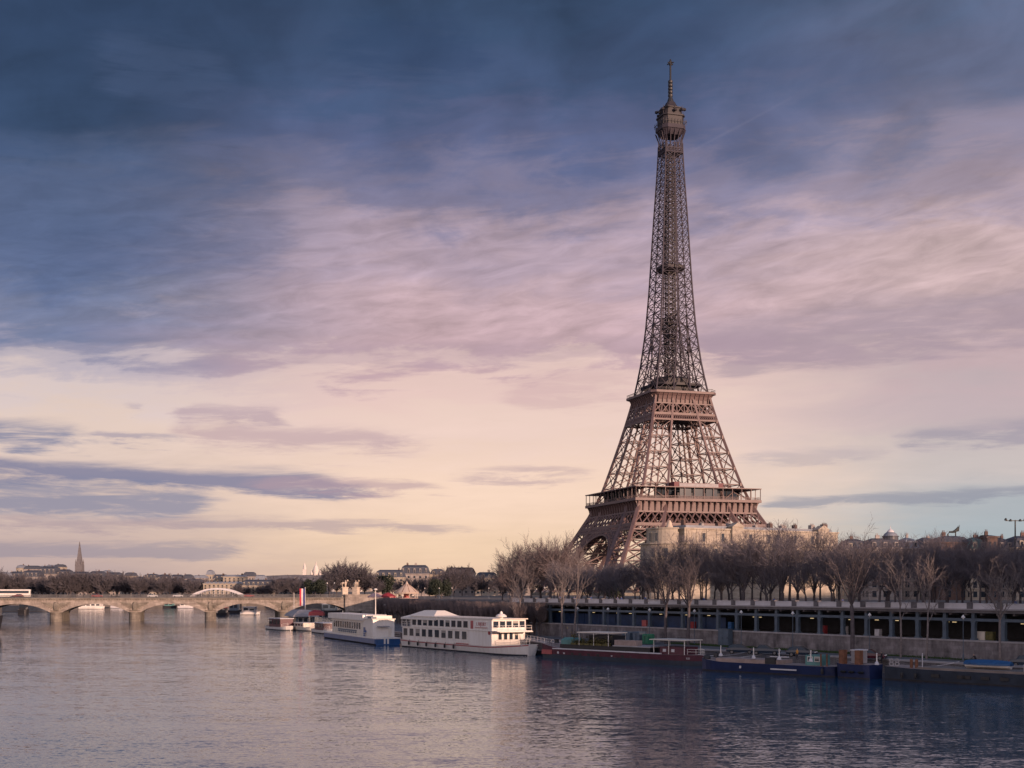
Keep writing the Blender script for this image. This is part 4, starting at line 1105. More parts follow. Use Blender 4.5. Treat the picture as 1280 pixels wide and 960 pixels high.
# small dark pusher behind it
t, L = boat_root('pusher_tug', 'small dark blue tug with two rusty orange posts, next to the blue barge', 'tug', (47.7, 186.3), (51.2, 182.3))
B = 4.6
hull(t, L, B, 2.1, M['navy_hull'], bow=.2, stern=.2, bowrise=0, bowsharp=.6)
for x in (.9, 3.6): g = MB(); g.box(x - .42, x + .42, .1, 1.0, 2.0, 4.15); g.build('push_post', M['rust'], t)
g = MB(); g.box(1.6, 3.0, 1.6, 3.6, 2.2, 4.0); w_ = g.build('wheelhouse', M['concrete'], t)
g = MB(); g.box(1.5, 3.1, 1.5, 3.7, 4.01, 4.2); g.build('roof', M['panel'], w_)
for x in (1.4, 2.8, 4.4): g = MB(); g.lathe([(.3, -.15), (.5, 0), (.3, .15)], 12, (x, -.2, 1.0)); g.build('tyre_fender', M['tyre'], t)
# grey barge at the right edge
t, L = boat_root('grey_barge', 'long dark grey barge with a wooden deck carrying a blue-covered dinghy', 'barge', (53.4, 182.0), (84.5, 150.0))
B = 5.6
hull(t, L, B, 1.75, M['grey_hull'], bow=.1, stern=.12, bowrise=.2, sternrise=.25)
g = MB(); g.box(5, 24.5, .5, B - .4, 1.76, 2.05); g.build('hatch_cover', M['wood'], t)
g = MB(); g.loft([[(x, .7, 1.76), (x, .6, 2.9), (x, 1.3, 3.3), (x, B - 1.3, 3.3), (x, B - .6, 2.9), (x, B - .7, 1.76)] for x in (20.2, 40)]); cbn = g.build('cabin', M['concrete'], t)
windows(t, [21.9, 25.0, 28.1, 31.2], .6, 2.1, 2.65, .8, 'panel', par=cbn)
for x in (8.0, 11.8, 12.6, 15.2, 17.9): g = MB(); g.box(x - .6, x + .6, .02, .16, .75, 1.2); g.build('porthole', M['black'], t)
text_obj('88', 1.6, M['concrete'], t, (1.3, .9, 2.5), (R(90), 0, R(20)), depth=.05)
g = MB(); g.path([(3.8, 1.2, 1.8), (3.8, 1.2, 3.1)], .22, 8, caps=True); g.path([(4.6, 1.2, 1.8), (4.6, 1.2, 3.1)], .22, 8, caps=True); g.build('bitts', M['rust'], t)
g = MB(); g.beam((5.6, 1.0, 2.0), (5.6, 1.0, 4.0), .1); g.build('deck_pole', M['panel'], t)
fenders(t, [3.1, 5.2], 0, .9)
GB = t
# rowing boat under a blue cover, on the grey barge
t = thing('covered_dinghy', 'small boat under a bright blue tarpaulin lying on the deck of the grey barge', 'dinghy', Matrix.Translation(GB.location) @ Matrix.Rotation(GB.rotation_euler.z, 4, 'Z') @ Vector((14.2, 3.2, 2.06)), GB.rotation_euler.z)
g = MB(); rings = []
for i in range(9):
    u = i / 8; k = math.sin(math.pi * (0.12 + .76 * u)) ** .6; x = -3.2 + 6.4 * u
    rings.append([(x, -1.0 * k, .75), (x, -.75 * k, .3), (x, 0, .05), (x, .75 * k, .3), (x, 1.0 * k, .75)])
g.loft(rings); g.build('hull', M['white'], t)
g = MB(); rings = []
for i in range(9):
    u = i / 8; k = math.sin(math.pi * (0.12 + .76 * u)) ** .6; x = -3.3 + 6.6 * u
    rings.append([(x, -1.12 * k, .55), (x, -1.1 * k, .8), (x, 0, .95 + .35 * k), (x, 1.1 * k, .8), (x, 1.12 * k, .55)])
g.loft(rings); g.build('tarpaulin', M['tarp_blue'], t)

# small river boats by the bridge
def river_boat(name, lab, cat, P, Q, B, zd, hm, cm, rm, h, x0, x1, group=None, band=None):
    t, L = boat_root(name, lab, cat, P, Q, group)
    hull(t, L, B, zd, M[hm], bow=.3, bowrise=.5)
    g = MB(); g.box(x0 * L, x1 * L, .35, B - .35, zd + .01, zd + h); c = g.build('cabin', M[cm], t)
    g = MB(); g.box(x0 * L - .5, x1 * L + .4, .15, B - .15, zd + h + .002, zd + h + .2); g.build('roof', M[rm], c)
    n = max(2, int((x1 - x0) * L / 2.6)); w_ = (x1 - x0) * L / n
    windows(t, [x0 * L + w_ * (i + .5) for i in range(n)], .35, zd + h * .35, zd + h * .85, w_ * .72, cm, par=c)
    m0 = x1 * L
    rail(t, [(m0 + .5, .6, zd), (L * .93, B * .42, zd + .4)], .9, 1.2)
    return t
river_boat('tour_boat', 'maroon tour boat with a white roof edge moored just before the bridge', 'boat', at(331, 786.5).xy, at(358, 787.5).xy + Vector((0, -6)), 5, 1.0, 'white', 'red_hull', 'panel', 2.6, .18, .8)
river_boat('day_boat', 'low white boat with tables moored beside the grey-roofed landing stage', 'boat', at(362, 787.3).xy, at(386, 788.6).xy + Vector((0, -4)), 5, 1.1, 'offwhite', 'offwhite', 'offwhite', 1.2, .1, .75)
river_boat('cabin_boat', 'small white cabin boat with dark red windows just ahead of the blue-hulled boat', 'boat', at(388.5, 790.5).xy, at(408, 792).xy + Vector((0, -4)), 4.4, 1.0, 'white', 'red_hull', 'panel', 2.0, .2, .85)
# landing stage with grey roof
p = at(372, 784)
t = thing('landing_stage', 'floating landing stage with a low grey hipped roof in front of the last bridge arch', 'landing stage', (p.x, p.y + 8, 0), R(-70))
g = MB(); g.box(-9, 9, -4, 4, -.4, .8); g.build('pontoon', M['keel'], t)
g = MB(); g.box(-7.5, 7.5, -3.2, 3.2, .81, 3.6); cb = g.build('pavilion', M['blue_steel'], t)
windows(t, [-6 + i * 2 for i in range(7)], -3.2, 1.6, 3.2, 1.4, 'white', par=cb)
windows(t, [-1.8, 0, 1.8], 7.5, 1.6, 3.2, 1.3, 'white', along='y', par=cb)
g = MB(); g.loft([[(-9, -4.6, 3.61), (9, -4.6, 3.61), (9, 4.6, 3.61), (-9, 4.6, 3.61)], [(-8.6, -4.2, 4.4), (8.6, -4.2, 4.4), (8.6, 4.2, 4.4), (-8.6, 4.2, 4.4)], [(-6.4, -2, 5.9), (6.4, -2, 5.9), (6.4, 2, 5.9), (-6.4, 2, 5.9)]]); g.build('roof', M['concrete'], t)
# red stall on the quay
p = Vector((X_at(396, 430), 430, LOW))
t = thing('red_stall', 'small red canvas stall on the quay beside the last bridge arch', 'stall', p)
g = MB(); g.loft([[(-2.6, -1.8, 2.2), (2.6, -1.8, 2.2), (2.6, 1.8, 2.2), (-2.6, 1.8, 2.2)], [(-2.4, -1.6, 3.4), (2.4, -1.6, 3.4), (2.4, 1.6, 3.4), (-2.4, 1.6, 3.4)], [(-1, -.2, 4.0), (1, -.2, 4.0), (1, .2, 4.0), (-1, .2, 4.0)]]); g.build('canopy', M['red'], t)
for x in (-2.3, 2.3):
    for y in (-1.6, 1.6): g = MB(); g.beam((x, y, 0), (x, y, 2.2), .1); g.build('post', M['white'], t)
# boats beyond the bridge
def simple(px0, px1, py, B, zd, hm, cm, rm, h, lab, cat='boat', dy=0, x0=.15, x1=.8, nm='river_boat'):
    P, Q = at(px0, py).xy, at(px1, py).xy + Vector((0, dy)); return river_boat(nm, lab, cat, P, Q, B, zd, hm, cm, rm, h, x0, x1)
simple(300, 323, 768.6, 6, 1.4, 'white', 'concrete', 'panel', 2.6, 'white two-level boat just beyond the bridge, seen through the fourth arch')
simple(270, 284, 769.5, 6, 1.2, 'keel', 'black', 'red', 2.6, 'dark boat with a red roof just beyond the bridge, beside the third pier')
simple(284, 300, 766.5, 6, 1.5, 'keel', 'blue_steel', 'blue_steel', 4.2, 'tall dark blue boat beyond the bridge between the red-roofed and white boats')
simple(2, 60, 764.5, 9, 3.6, 'grey_hull', 'concrete_dark', 'panel', 2.0, 'big grey barge beyond the bridge, seen through the leftmost arch', 'barge', x0=.5, x1=.85)
simple(22, 33, 768.4, 5, 2.5, 'black', 'black', 'blue_steel', 3.6, 'small black tug beyond the bridge, in front of the big grey barge', 'tug')
simple(98, 128, 761.4, 7, 1.6, 'white', 'white', 'panel', 2.0, 'long white boat on the far bank, seen through the second arch', x0=.1, x1=.9)
simple(138, 152, 760.3, 6, 1.6, 'panel', 'concrete', 'panel', 1.8, 'short grey boat on the far bank, right end of the second arch')
simple(203, 219, 760.2, 6, 1.6, 'keel', 'copper', 'copper', 2.0, 'green boat on the far bank, seen through the third arch')
simple(222, 240, 760.5, 6, 1.5, 'panel', 'white', 'panel', 1.8, 'white boat on the far bank beside the green one, seen through the third arch')
simple(398, 426, 769.6, 6, 2.6, 'keel', 'blue_steel', 'panel', 3.2, 'dark boat beyond the bridge, seen through the arch nearest the quay')
# dark stern poking in at the left edge
t, L = boat_root('black_barge', 'black barge cut by the left edge of the picture, only its bow showing', 'barge', (-181, 367), (-146.3, 354))
hull(t, L, 6, 4.2, M['black'], bow=.2, bowrise=1.5)
g = MB(); g.box(6, 27, .8, 5.2, 4.21, 7.0); c = g.build('cabin', M['concrete_dark'], t); windows(t, [9 + i * 3 for i in range(6)], .8, 5.2, 6.4, 1.6, 'concrete', par=c)
g = MB(); g.beam((33.5, 3, 4.8), (33.5, 3, 8.6), .2); g.build('bow_post', M['black'], t)

# mooring ropes from the barges to the quay edge
def rope(lab, a, b_, sag=.5):
    a, b_ = Vector(a), Vector(b_); g = MB(); pts = []
    for i in range(9):
        u = i / 8; p = a.lerp(b_, u); p.z -= sag * 4 * u * (1 - u); pts.append(p)
    g.path(pts, .045, 5, caps=True); tag(g.build('mooring_rope', M['panel']), lab, 'rope')
rope('pale mooring rope from the bow of the maroon barge to the quay', (31.5, 214.2, 2.0), (41.5, 219.5, 2.4))
rope('pale mooring rope from the stern of the maroon barge to the quay', (6.5, 242.5, 2.9), (14.5, 247.5, 2.4))
rope('pale mooring rope from the stern of the dark blue barge to the quay', (31.0, 203.5, 2.2), (44.5, 215.0, 2.4))
rope('pale mooring rope from the bow of the grey barge to the quay', (55.0, 183.0, 2.0), (66.0, 186.5, 2.4))
rope('pale mooring rope from the bow of the white restaurant boat to the pontoon', (1.5, 247.5, 2.2), (5.4, 251.5, 1.0), .3)
# ------------------------------------------------------------------ trees
def rvec(rng): 
    while True:
        v = Vector((rng.uniform(-1, 1), rng.uniform(-1, 1), rng.uniform(-1, 1)))
        if 0.05 < v.length < 1: return v.normalized()
def bough(mb, rng, p, d, L, r, n, segs, wob, trop, taper=.45):
    pts, rad, dirs = [p.copy()], [r], [d.copy()]
    for i in range(segs):
        d = (d + rvec(rng) * wob + Vector((0, 0, trop))).normalized()
        p = p + d * (L / segs); pts.append(p.copy()); rad.append(r * (1 - (1 - taper) * (i + 1) / segs)); dirs.append(d.copy())
    mb.path(pts, rad, n)
    return pts, rad, dirs
def side(rng, d, ang):
    a = d.orthogonal().normalized(); a.rotate(Matrix.Rotation(rng.uniform(0, 6.283), 3, d))
    return (d * math.cos(ang) + a * math.sin(ang)).normalized()
def make_tree(H, seed, trunk_h=.22, limbs=7, b2=8, b3=8, b4=4, spread=38, up=.10, tw=.016, r0=None, fork=False):
    """bare broadleaf tree: returns (trunk MB, crown MB)"""
    rng = random.Random(seed); T, C = MB(), MB(); r0 = r0 or H * .017
    th = H * trunk_h
    pts, rad, dirs = bough(T, rng, Vector((0, 0, -.2)), Vector((rng.uniform(-.04, .04), rng.uniform(-.04, .04), 1)).normalized(), th + .2, r0, 8, 4, .04, .02, .8)
    top, td = pts[-1], dirs[-1]
    heads = [(top, td, rad[-1])]
    if not fork:   # a leader continues through the crown
        lp, lr, ld = bough(T, rng, top, td, H * .42, rad[-1] * .85, 7, 6, .10, .05, .3)
    for i in range(limbs):
        if fork: p, d, r = top, td, rad[-1]
        else:
            k = min(len(lp) - 2, int(i / limbs * (len(lp) - 1))); p, d, r = lp[k], ld[k], lr[k]
        ang = R(spread * rng.uniform(.6, 1.25)) * (1.0 if not fork else .85)
        q, s, e = bough(T, rng, p, side(rng, d, ang), H * rng.uniform(.34, .50) * (1.0 if fork or i < limbs * .6 else .7), r * .55, 6, 5, .13, up, .3)
        for j in range(b2):
            k = 1 + int((len(q) - 2) * (j + .5) / b2 + rng.uniform(0, .6)); k = min(k, len(q) - 1)
            q2, s2, e2 = bough(C, rng, q[k], side(rng, e[k], R(rng.uniform(25, 52))), H * rng.uniform(.13, .24), max(tw * 2.2, s[k] * .5), 4, 4, .16, up * .9, .35)
            for m in range(b3):
                k2 = min(len(q2) - 1, 1 + int((len(q2) - 1) * m / b3)); 
                q3, s3, e3 = bough(C, rng, q2[k2], side(rng, e2[k2], R(rng.uniform(20, 50))), H * rng.uniform(.06, .12), tw * 1.4, 3, 2, .16, up, .5)
                for n_ in range(b4):
                    k3 = 1 + (n_ % 2)
                    bough(C, rng, q3[k3].lerp(q3[k3 - 1], rng.uniform(0, .8)), side(rng, e3[k3], R(rng.uniform(15, 50))), H * rng.uniform(.03, .065), tw, 3, 1, 0.05, up, .5)
    return T, C
PROTO = {}; PROTO_H = {}
def tree_proto(key, name, T, C, mt, mc, cat='tree'):
    r = thing(name, None, cat); T.build('trunk', mt, r, smooth=True); C.build('crown', mc, r); PROTO[key] = [r, False]; PROTO_H[key] = max(v[2] for v in C.v)
def plant(key, loc, rz, sc, label, group):
    r, used = PROTO[key]
    if not used:
        PROTO[key][1] = True; place(r, loc, rz, sc); tag(r, label, None, group); return r
    return copy_tree(r, None, loc, rz, sc, label, group)
for i in range(6):
    T, C = make_tree((14, 16, 13, 15, 17, 14)[i], 130 + i, trunk_h=(.13, .2, .16, .11, .18, .24)[i], limbs=(6, 9, 5, 7, 9, 7)[i], fork=(i % 2 == 0), spread=(30, 40, 24, 46, 34, 38)[i], b2=8, b4=5, up=(.13, .10, .16, .12, .14, .08)[i], tw=.0145, r0=(.26, .22, .2, .28, .24, .2)[i])
    tree_proto('plane%d' % i, 'bare_tree', T, C, M['bark'], M['twig'])
for i in range(3):
    T, C = make_tree(19, 200 + i, limbs=10, fork=True, spread=44, up=.12, b2=10, b4=5, trunk_h=.10, tw=.019)
    tree_proto('broad%d' % i, 'bare_tree', T, C, M['bark'], M['twig_warm'])
for i in range(4):   # slender pale quayside trees
    T, C = make_tree(15, 300 + i, trunk_h=.40, limbs=6, b2=5, b3=4, b4=3, spread=26, up=.12, tw=.014, r0=.2, fork=(i in (0, 2)))
    tree_proto('slim%d' % i, 'quay_tree', T, C, M['pale_bark'], M['pale_bark'])
T, C = make_tree(17, 411, trunk_h=.44, limbs=7, b2=6, b3=6, b4=4, spread=34, up=.09, tw=.015, r0=.34, fork=True)
tree_proto('dark', 'quay_tree', T, C, M['bark'], M['bark'])
for i in range(2):   # dense far-off winter crowns
    T, C = make_tree(14, 500 + i, limbs=10, b2=10, b3=9, b4=5, spread=54, tw=.032, fork=True, trunk_h=.12)
    tree_proto('far%d' % i, 'bare_tree', T, C, M['bark'], M['twig_shaded'])
def leaf_crown(rng, C, H, W, n, size, lobes, box=None):
    for l in range(lobes):
        c = Vector((rng.uniform(-.3, .3) * W, rng.uniform(-.3, .3) * W, H * rng.uniform(.35, .75))); rx = W * rng.uniform(.22, .34); rz_ = H * rng.uniform(.16, .28)
        for _ in range(n // lobes):
            d = rvec(rng) * rng.uniform(.6, 1.05); p = c + Vector((d.x * rx, d.y * rx, d.z * rz_)); v = rvec(rng) * size; u = v.cross(rvec(rng)).normalized() * size * .7
            C.add([p - v, p + u, p + v, p - u], [(0, 1, 2, 3)])
for i in range(2):
    rng = random.Random(600 + i); T, C = MB(), MB()
    T.path([(0, 0, -.2), (.05, 0, 1.2), (0, .1, 3.4)], [.28, .22, .1], 7)
    leaf_crown(rng, C, 7.5, 7.5, 3800, .26, 9); tree_proto('ever%d' % i, 'evergreen_shrub', T, C, M['bark'], M['ever'], 'shrub')
# clipped row trees: a box of upright twigs on a short trunk
for i in range(2):
    rng = random.Random(700 + i); T, C = MB(), MB(); T.path([(0, 0, -.2), (.03, .02, 1.5), (0, 0, 3.2)], [.17, .14, .12], 7)
    for b_ in range(12):
        p = Vector((0, 0, rng.uniform(2.2, 3.2))); e = Vector((rng.uniform(-1.7, 1.7), rng.uniform(-1.3, 1.3), rng.uniform(3.8, 5.6)))
        T.path([p, p.lerp(e, .5) + Vector((0, 0, -.2)), e], [.08, .06, .045], 5)
        for q in range(75):
            s = p.lerp(e, rng.uniform(.25, 1)); t = Vector((s.x + rng.gauss(0, .55), s.y + rng.gauss(0, .5), min(7.9, s.z + rng.uniform(.6, 3.4)))); t.x = max(-2.1, min(2.1, t.x)); t.y = max(-1.7, min(1.7, t.y))
            C.path([s, s.lerp(t, .5) + rvec(rng) * .12, t], [.026, .02, .014], 3)
    tree_proto('row%d' % i, 'clipped_tree', T, C, M['bark'], M['twig_warm'])

rng = random.Random(42)
# --- the street row behind the parapet
k = 0
cols = ['first', 'second', 'third']
for row, (n0, st, off) in enumerate(((16.5, 4.9, 0), (25, 5.2, 3.1), (36, 5.6, 1.4))):
    s = -18 + off + (6 if row < 2 else 0)
    while s < 176:
        key = 'plane%d' % rng.randrange(6)
        sc = (rng.uniform(8.8, 11.5) if s < 26 else (rng.uniform(13.0, 18.5) if s < 75 else rng.uniform(11.2, 14.6))) / PROTO_H[key]; sw = max(sc, .82) * 1.12
        plant(key, FP(s, n0 + rng.uniform(-1, 1), UP), rng.uniform(0, 6.28), (sw * rng.uniform(.92, 1.1), sw, sc),
              'bare grey-brown tree in the %s row along the street above the railway gallery' % cols[row], 'street trees above the gallery, %s row' % cols[row])
        k += 1; s += st * rng.uniform(.65, 1.4)
# --- big clump left of the tower's foot
for i, (px, Y, sc) in enumerate([(640, 352, .98), (652, 366, 1.12), (664, 350, 1.12), (676, 362, 1.25), (688, 347, 1.18), (700, 368, 1.25), (710, 352, .98), (722, 372, .8), (738, 350, .62), (756, 380, .66), (775, 372, .7), (628, 378, .8)]):
    plant('broad%d' % (i % 3), (X_at(px, Y), Y, UP), rng.uniform(0, 6.28), sc * 16.8 / PROTO_H['broad%d' % (i % 3)], 'large bare brown tree in the big clump in front of the tower\'s left leg', 'clump of large bare trees left of the tower')
# --- slender trees standing on the lower quay
for i, (px, n, sc, key, lab) in enumerate([
        (650, -5, 1.32, 'slim0', 'tall slender pale tree on the quay behind the bow of the white restaurant boat'),
        (644, -9, .72, 'slim1', 'short slender pale quay tree left of the taller one by the restaurant boat'),
        (703, -5, 1.20, 'slim2', 'tall slender pale tree on the quay behind the stern awning of the maroon barge'),
        (717, -3, 1.22, 'slim3', 'tall slender pale tree on the quay, right one of the pair behind the maroon barge'),
        (832, -4, 1.0, 'dark', 'dark straight-trunked tree on the quay behind the bow of the maroon barge'),
        (860, -4, 1.0, 'dark', 'dark straight-trunked tree on the quay, just left of the grey wall box'),
        (1065, -6, 1.12, 'dark', 'big dark bare tree on the quay behind the tug with the orange posts'),
        (1126, -4, .98, 'slim1', 'thin leaning pale tree on the quay behind the bow of the grey barge'),
        (1158, -4, .95, 'slim3', 'thin pale tree on the quay between the two lamps near the grey barge'),
        (1250, -4, 1.05, 'slim0', 'thin pale tree on the quay at the right, above the cabin of the grey barge')]):
    plant(key, FP(s_of(px, n), n, LOW), 1.3 * i + .4, sc, lab, None)
# --- clipped row on the quay left of the gallery
P0, P1 = Vector((X_at(649, 297), 297)), Vector((X_at(472, 428), 428))
nrow = 34
for j in range(2):
    for i in range(nrow):
        u = i / (nrow - 1); p = P0.lerp(P1, u) + Vector((2.6 * j, 1.3 * j)); 
        plant('row%d' % ((i + j) % 2), (p.x + 2.6 * j + rng.uniform(-.2, .2), p.y + 1.3 * j, LOW), rng.choice([0, math.pi]) + math.atan2(P1.y - P0.y, P1.x - P0.x) + rng.uniform(-.1, .1), (1.12, 1.05, rng.uniform(.97, 1.05)),
              'clipped brown tree in the hedge-like %s row behind the white boats' % ('front' if j == 0 else 'back'), 'clipped trees behind the boats, %s row' % ('front' if j == 0 else 'back'))
# --- evergreen shrubs
for px, Y, sc, lab in ((394, 560, 1.15, 'round dark evergreen shrub left of the horse statues'), (552, 470, 1.05, 'dark evergreen shrub right of the carousel'),
                       (545, 480, .9, 'smaller dark evergreen shrub touching the one right of the carousel'), (768, 345, .95, 'dark rounded evergreen under the tower arch'),
                       (478, 600, 1.5, 'tall dark evergreen left of the pale apartment block by the carousel')):
    plant('ever%d' % (int(px) % 2), (X_at(px, Y), Y, UP - .2), px * .7, sc, lab, None)
# --- big trees by the bridge end, and masses left and middle
for i, (px, Y, sc) in enumerate([(412, 580, 1.1), (421, 590, 1.4), (432, 585, 1.5), (441, 600, 1.45), (449, 590, 1.35), (456, 596, 1.2), (428, 605, 1.4)]):
    plant('far%d' % (i % 2), (X_at(px, Y), Y, UP), rng.uniform(0, 6.28), (sc, sc, sc * 1.05), 'tall dense bare tree behind the horse statues at the bridge end', 'tall trees behind the horse statues')
for i in range(16):
    px = 470 + i * 11 + rng.uniform(-3, 3); Y = rng.uniform(560, 700); hgt = 1.02 * rng.uniform(.8, 1.05) * (1.35 if 555 < px < 600 else (.85 if px < 520 else 1.0))
    plant('far%d' % (i % 2), (X_at(px, Y), Y, UP), rng.uniform(0, 6.28), hgt, 'dense bare tree in the park beyond the clipped rows', 'park trees beyond the clipped rows')
for i in range(48):
    px = -14 + i * 5.6 + rng.uniform(-4, 4); Y = 950 + rng.uniform(0, 90); hgt = rng.uniform(.8, 1.1) * (1.1 if px < 25 or 75 < px < 160 else .92)
    plant('far%d' % (i % 2), (X_at(px, Y), Y, 7), rng.uniform(0, 6.28), hgt * 1.72, 'dense dark bare tree on the far bank beyond the left half of the bridge', 'far bank trees beyond the bridge')
for px, Y, sc in ((70, 640, 1.5), (79, 660, 1.55), (87, 650, 1.6), (95, 670, 1.5), (104, 650, 1.6), (113, 668, 1.55)):
    plant('far%d' % (int(px) % 2), (X_at(px, Y + 310), Y + 310, 7), px, sc * 1.12, 'dense dark bare tree on the far bank beyond the left half of the bridge', 'far bank trees beyond the bridge')
for i in range(14):
    px = 300 + i * 8 + rng.uniform(-3, 3); Y = 960 + rng.uniform(0, 60); hgt = rng.uniform(1.0, 1.35) * (1.15 if px > 335 else .8)
    plant('far%d' % (i % 2), (X_at(px, Y), Y, 7), rng.uniform(0, 6.28), hgt, 'distant bare tree below the white basilica', 'distant trees below the basilica')

# ------------------------------------------------------------------ town buildings
def house(name, lab, loc, rz, L, D, H, floors, wm, rm, wins='mesh', roofh=4.0, group=None, cat='apartment block', bays=None, chim=True, top_floors=None, dorm=True, nchim=None):
    """local x along the front, y inwards; front stands on y = 0"""
    t = thing(name, lab, cat, loc, rz, group); rg_ = random.Random(int(abs(loc[0] * 7 + loc[1] * 13)) % 9999)
    g = MB(); g.box(0, L, 0, D, -1, H)
    bays = bays or max(2, int(L / 3.4)); bw = L / bays; fh = (H - 1.0) / floors
    small = wins == 'mesh'
    if small:    # window openings as sunk dark faces in the wall mesh
        for (ax, n_, wid) in (('f', bays, bw), ('l', max(2, int(D / 3.4)), D / max(2, int(D / 3.4))), ('r', max(2, int(D / 3.4)), D / max(2, int(D / 3.4)))):
            for i in range(n_):
                for f_ in range(floors):
                    z0 = .9 + f_ * fh; z1 = z0 + fh * .62; c = (i + .5) * wid; w2 = min(.65, wid * .25)
                    if ax == 'f': g.box(c - w2, c + w2, -.03, .02, z0, z1, 1); g.box(c - w2 - .25, c + w2 + .25, -.16, .01, z0 - .16, z0 - .004)
                    elif ax == 'l': g.box(-.03, .02, c - w2, c + w2, z0, z1, 1)
                    else: g.box(L - .02, L + .03, c - w2, c + w2, z0, z1, 1)
    for f_ in range(1, floors): 
        if f_ in (1, floors - 1, floors - 2): g.box(-.25, L + .25, -.35, -.001, .55 + f_ * fh, .75 + f_ * fh)
    g.box(-.45, L + .45, -.5, D + .4, H + .001, H + .45)
    wall = g.build('wall', [M[wm], M['glass']], t)
    if not small:
        fs = range(floors) if top_floors is None else range(floors - top_floors, floors)
        for f_ in fs:
            for i in range(bays):
                z0 = .9 + f_ * fh; z1 = z0 + fh * .66; c = (i + .5) * bw
                q = MB(); q.box(c - .85, c - .62, -.2, -.002, z0 - .12, z1 + .25); q.box(c + .62, c + .85, -.2, -.002, z0 - .12, z1 + .25); q.box(c - .62, c + .62, -.22, -.002, z1, z1 + .28); q.box(c - .62, c + .62, -.22, -.002, z0 - .14, z0)
                w_ = q.build('window', M[wm], t)
                q = MB(); q.box(c - .615, c + .615, -.05, -.004, z0 + .005, z1 - .005); q.box(c - .03, c + .03, -.08, -.051, z0 + .01, z1 - .01); q.build('pane', M['glass'], w_)
    g = MB(); i1 = 1.3
    g.loft([[(-.1, -.1, H + .46), (L + .1, -.1, H + .46), (L + .1, D + .1, H + .46), (-.1, D + .1, H + .46)], [(i1, i1, H + roofh * .8), (L - i1, i1, H + roofh * .8), (L - i1, D - i1, H + roofh * .8), (i1, D - i1, H + roofh * .8)],
            [(i1 * 2, D * .42, H + roofh), (L - i1 * 2, D * .42, H + roofh), (L - i1 * 2, D * .58, H + roofh), (i1 * 2, D * .58, H + roofh)]])
    near = loc[1] < 600
    if dorm and not near:
        for i in range(bays):
            c = (i + .5) * bw; g.box(c - .6, c + .6, .1, 1.4, H + .5, H + roofh * .62, 1); g.box(c - .36, c + .36, .05, .099, H + .75, H + roofh * .52, 2)
    rf = g.build('roof', [M[rm], M[wm], M['glass']], t)
    if dorm and near:
        for i in range(bays):
            c = (i + .5) * bw; q = MB(); q.box(c - .6, c + .6, .1, 1.4, H + .5, H + roofh * .62); q.box(c - .36, c + .36, .05, .099, H + .75, H + roofh * .52, 1); q.build('dormer', [M[wm], M['glass']], rf)
    if chim:
        for i in range(nchim or max(1, int(L / 9))):
            q = MB(); c = rg_.uniform(1.5, L - 1.5); w_ = rg_.uniform(.7, 1.7); hh = rg_.uniform(.3, 1.2)
            q.box(c - w_ / 2, c + w_ / 2, D * .4, D * .4 + .8, H + roofh * .7, H + roofh + hh)
            for m in range(max(2, int(w_ / .45))):
                q.lathe([(.13, 0), (.1, .6)], 6, (c - w_ / 2 + .25 + m * .45, D * .4 + .4, H + roofh + hh))
            q.build('chimney', M['brick'] if rg_.random() < .6 else M[wm], rf)
    return t
# the sunlit limestone palace in front of the tower's right legs
PX0, PY0 = X_at(856, 439), 439.0; PX1, PY1 = X_at(1052, 478), 478.0
plen = math.hypot(PX1 - PX0, PY1 - PY0); prz = math.atan2(PY1 - PY0, PX1 - PX0)
PAL = thing('limestone_palace', 'long sunlit cream limestone building with a rounded corner in front of the tower\'s right legs', 'apartment building', (PX0, PY0, UP), prz)
PH = 19.0
g = MB(); g.box(0, plen, 0, 15, -1, PH)
nb = 8; arc = [(0 + 9.5 * math.cos(a), 9.5 + 9.5 * math.sin(a) * 1.0) for a in [R(270) - R(150) * i / 14 for i in range(15)]]
rot = arc + [(arc[-1][0] + 8, arc[-1][1] + 6), (3, 15)]
g.prism(rot, -1, PH)
g.build('wall', M['facade'], PAL)
def grow_poly(poly, d):
    c = Vector((sum(p[0] for p in poly) / len(poly), sum(p[1] for p in poly) / len(poly)))
    out = []
    for p in poly: v = Vector(p) - c; out.append(tuple(c + v * (1 + d / max(.1, v.length))))
    return out
for z, o_, h in ((PH, .9, .5), (PH - 5.2, .5, .35), (6.0, .4, .3)):
    g = MB(); g.box(0, plen + .3, -o_, 15, z + .003, z + h); g.prism(grow_poly(rot, o_), z + .003, z + h - .002); g.build('cornice', M['facade'], PAL)
# attic storey, set back, with its own parapet
g = MB(); g.box(1, plen - .5, 1.4, 13.6, PH + .51, PH + 5.4); g.prism(grow_poly(rot, -2.6), PH + .505, PH + 5.39); [g.box(2.2 + (plen - 4) * m / 32 - .3, 2.2 + (plen - 4) * m / 32 + .3, 1.2, 1.41, PH + .6, PH + 5.3) for m in range(33) if m % 2 == 0]; g.build('attic', M['facade'], PAL)
g = MB(); g.box(.6, plen - .2, .95, 14, PH + 5.402, PH + 5.9); g.prism(grow_poly(rot, -2.1), PH + 5.401, PH + 5.89); g.build('parapet', M['facade'], PAL)
g = MB(); g.box(3, plen - 2, 3.2, 12, PH + 5.901, PH + 6.9); PR = g.build('roof', M['zinc'], PAL)
random.seed(8)
for i in range(11):
    g = MB(); c = 4 + i * (plen - 9) / 10 + random.uniform(-1.5, 1.5); hh = random.uniform(.6, 1.6) * (1.5 if i > 8 else 1); w_ = random.uniform(.6, 2.4)
    g.box(c, c + w_, 4.5, 6.2, PH + 6.9, PH + 7.1 + hh); 
    for m in range(int(w_ / .5) + 1): g.lathe([(.14, 0), (.1, .6)], 6, (c + .25 + m * .5, 5.3, PH + 7.1 + hh))
    g.build('chimney', M['facade_grey'] if i % 2 else M['brick'], PR)
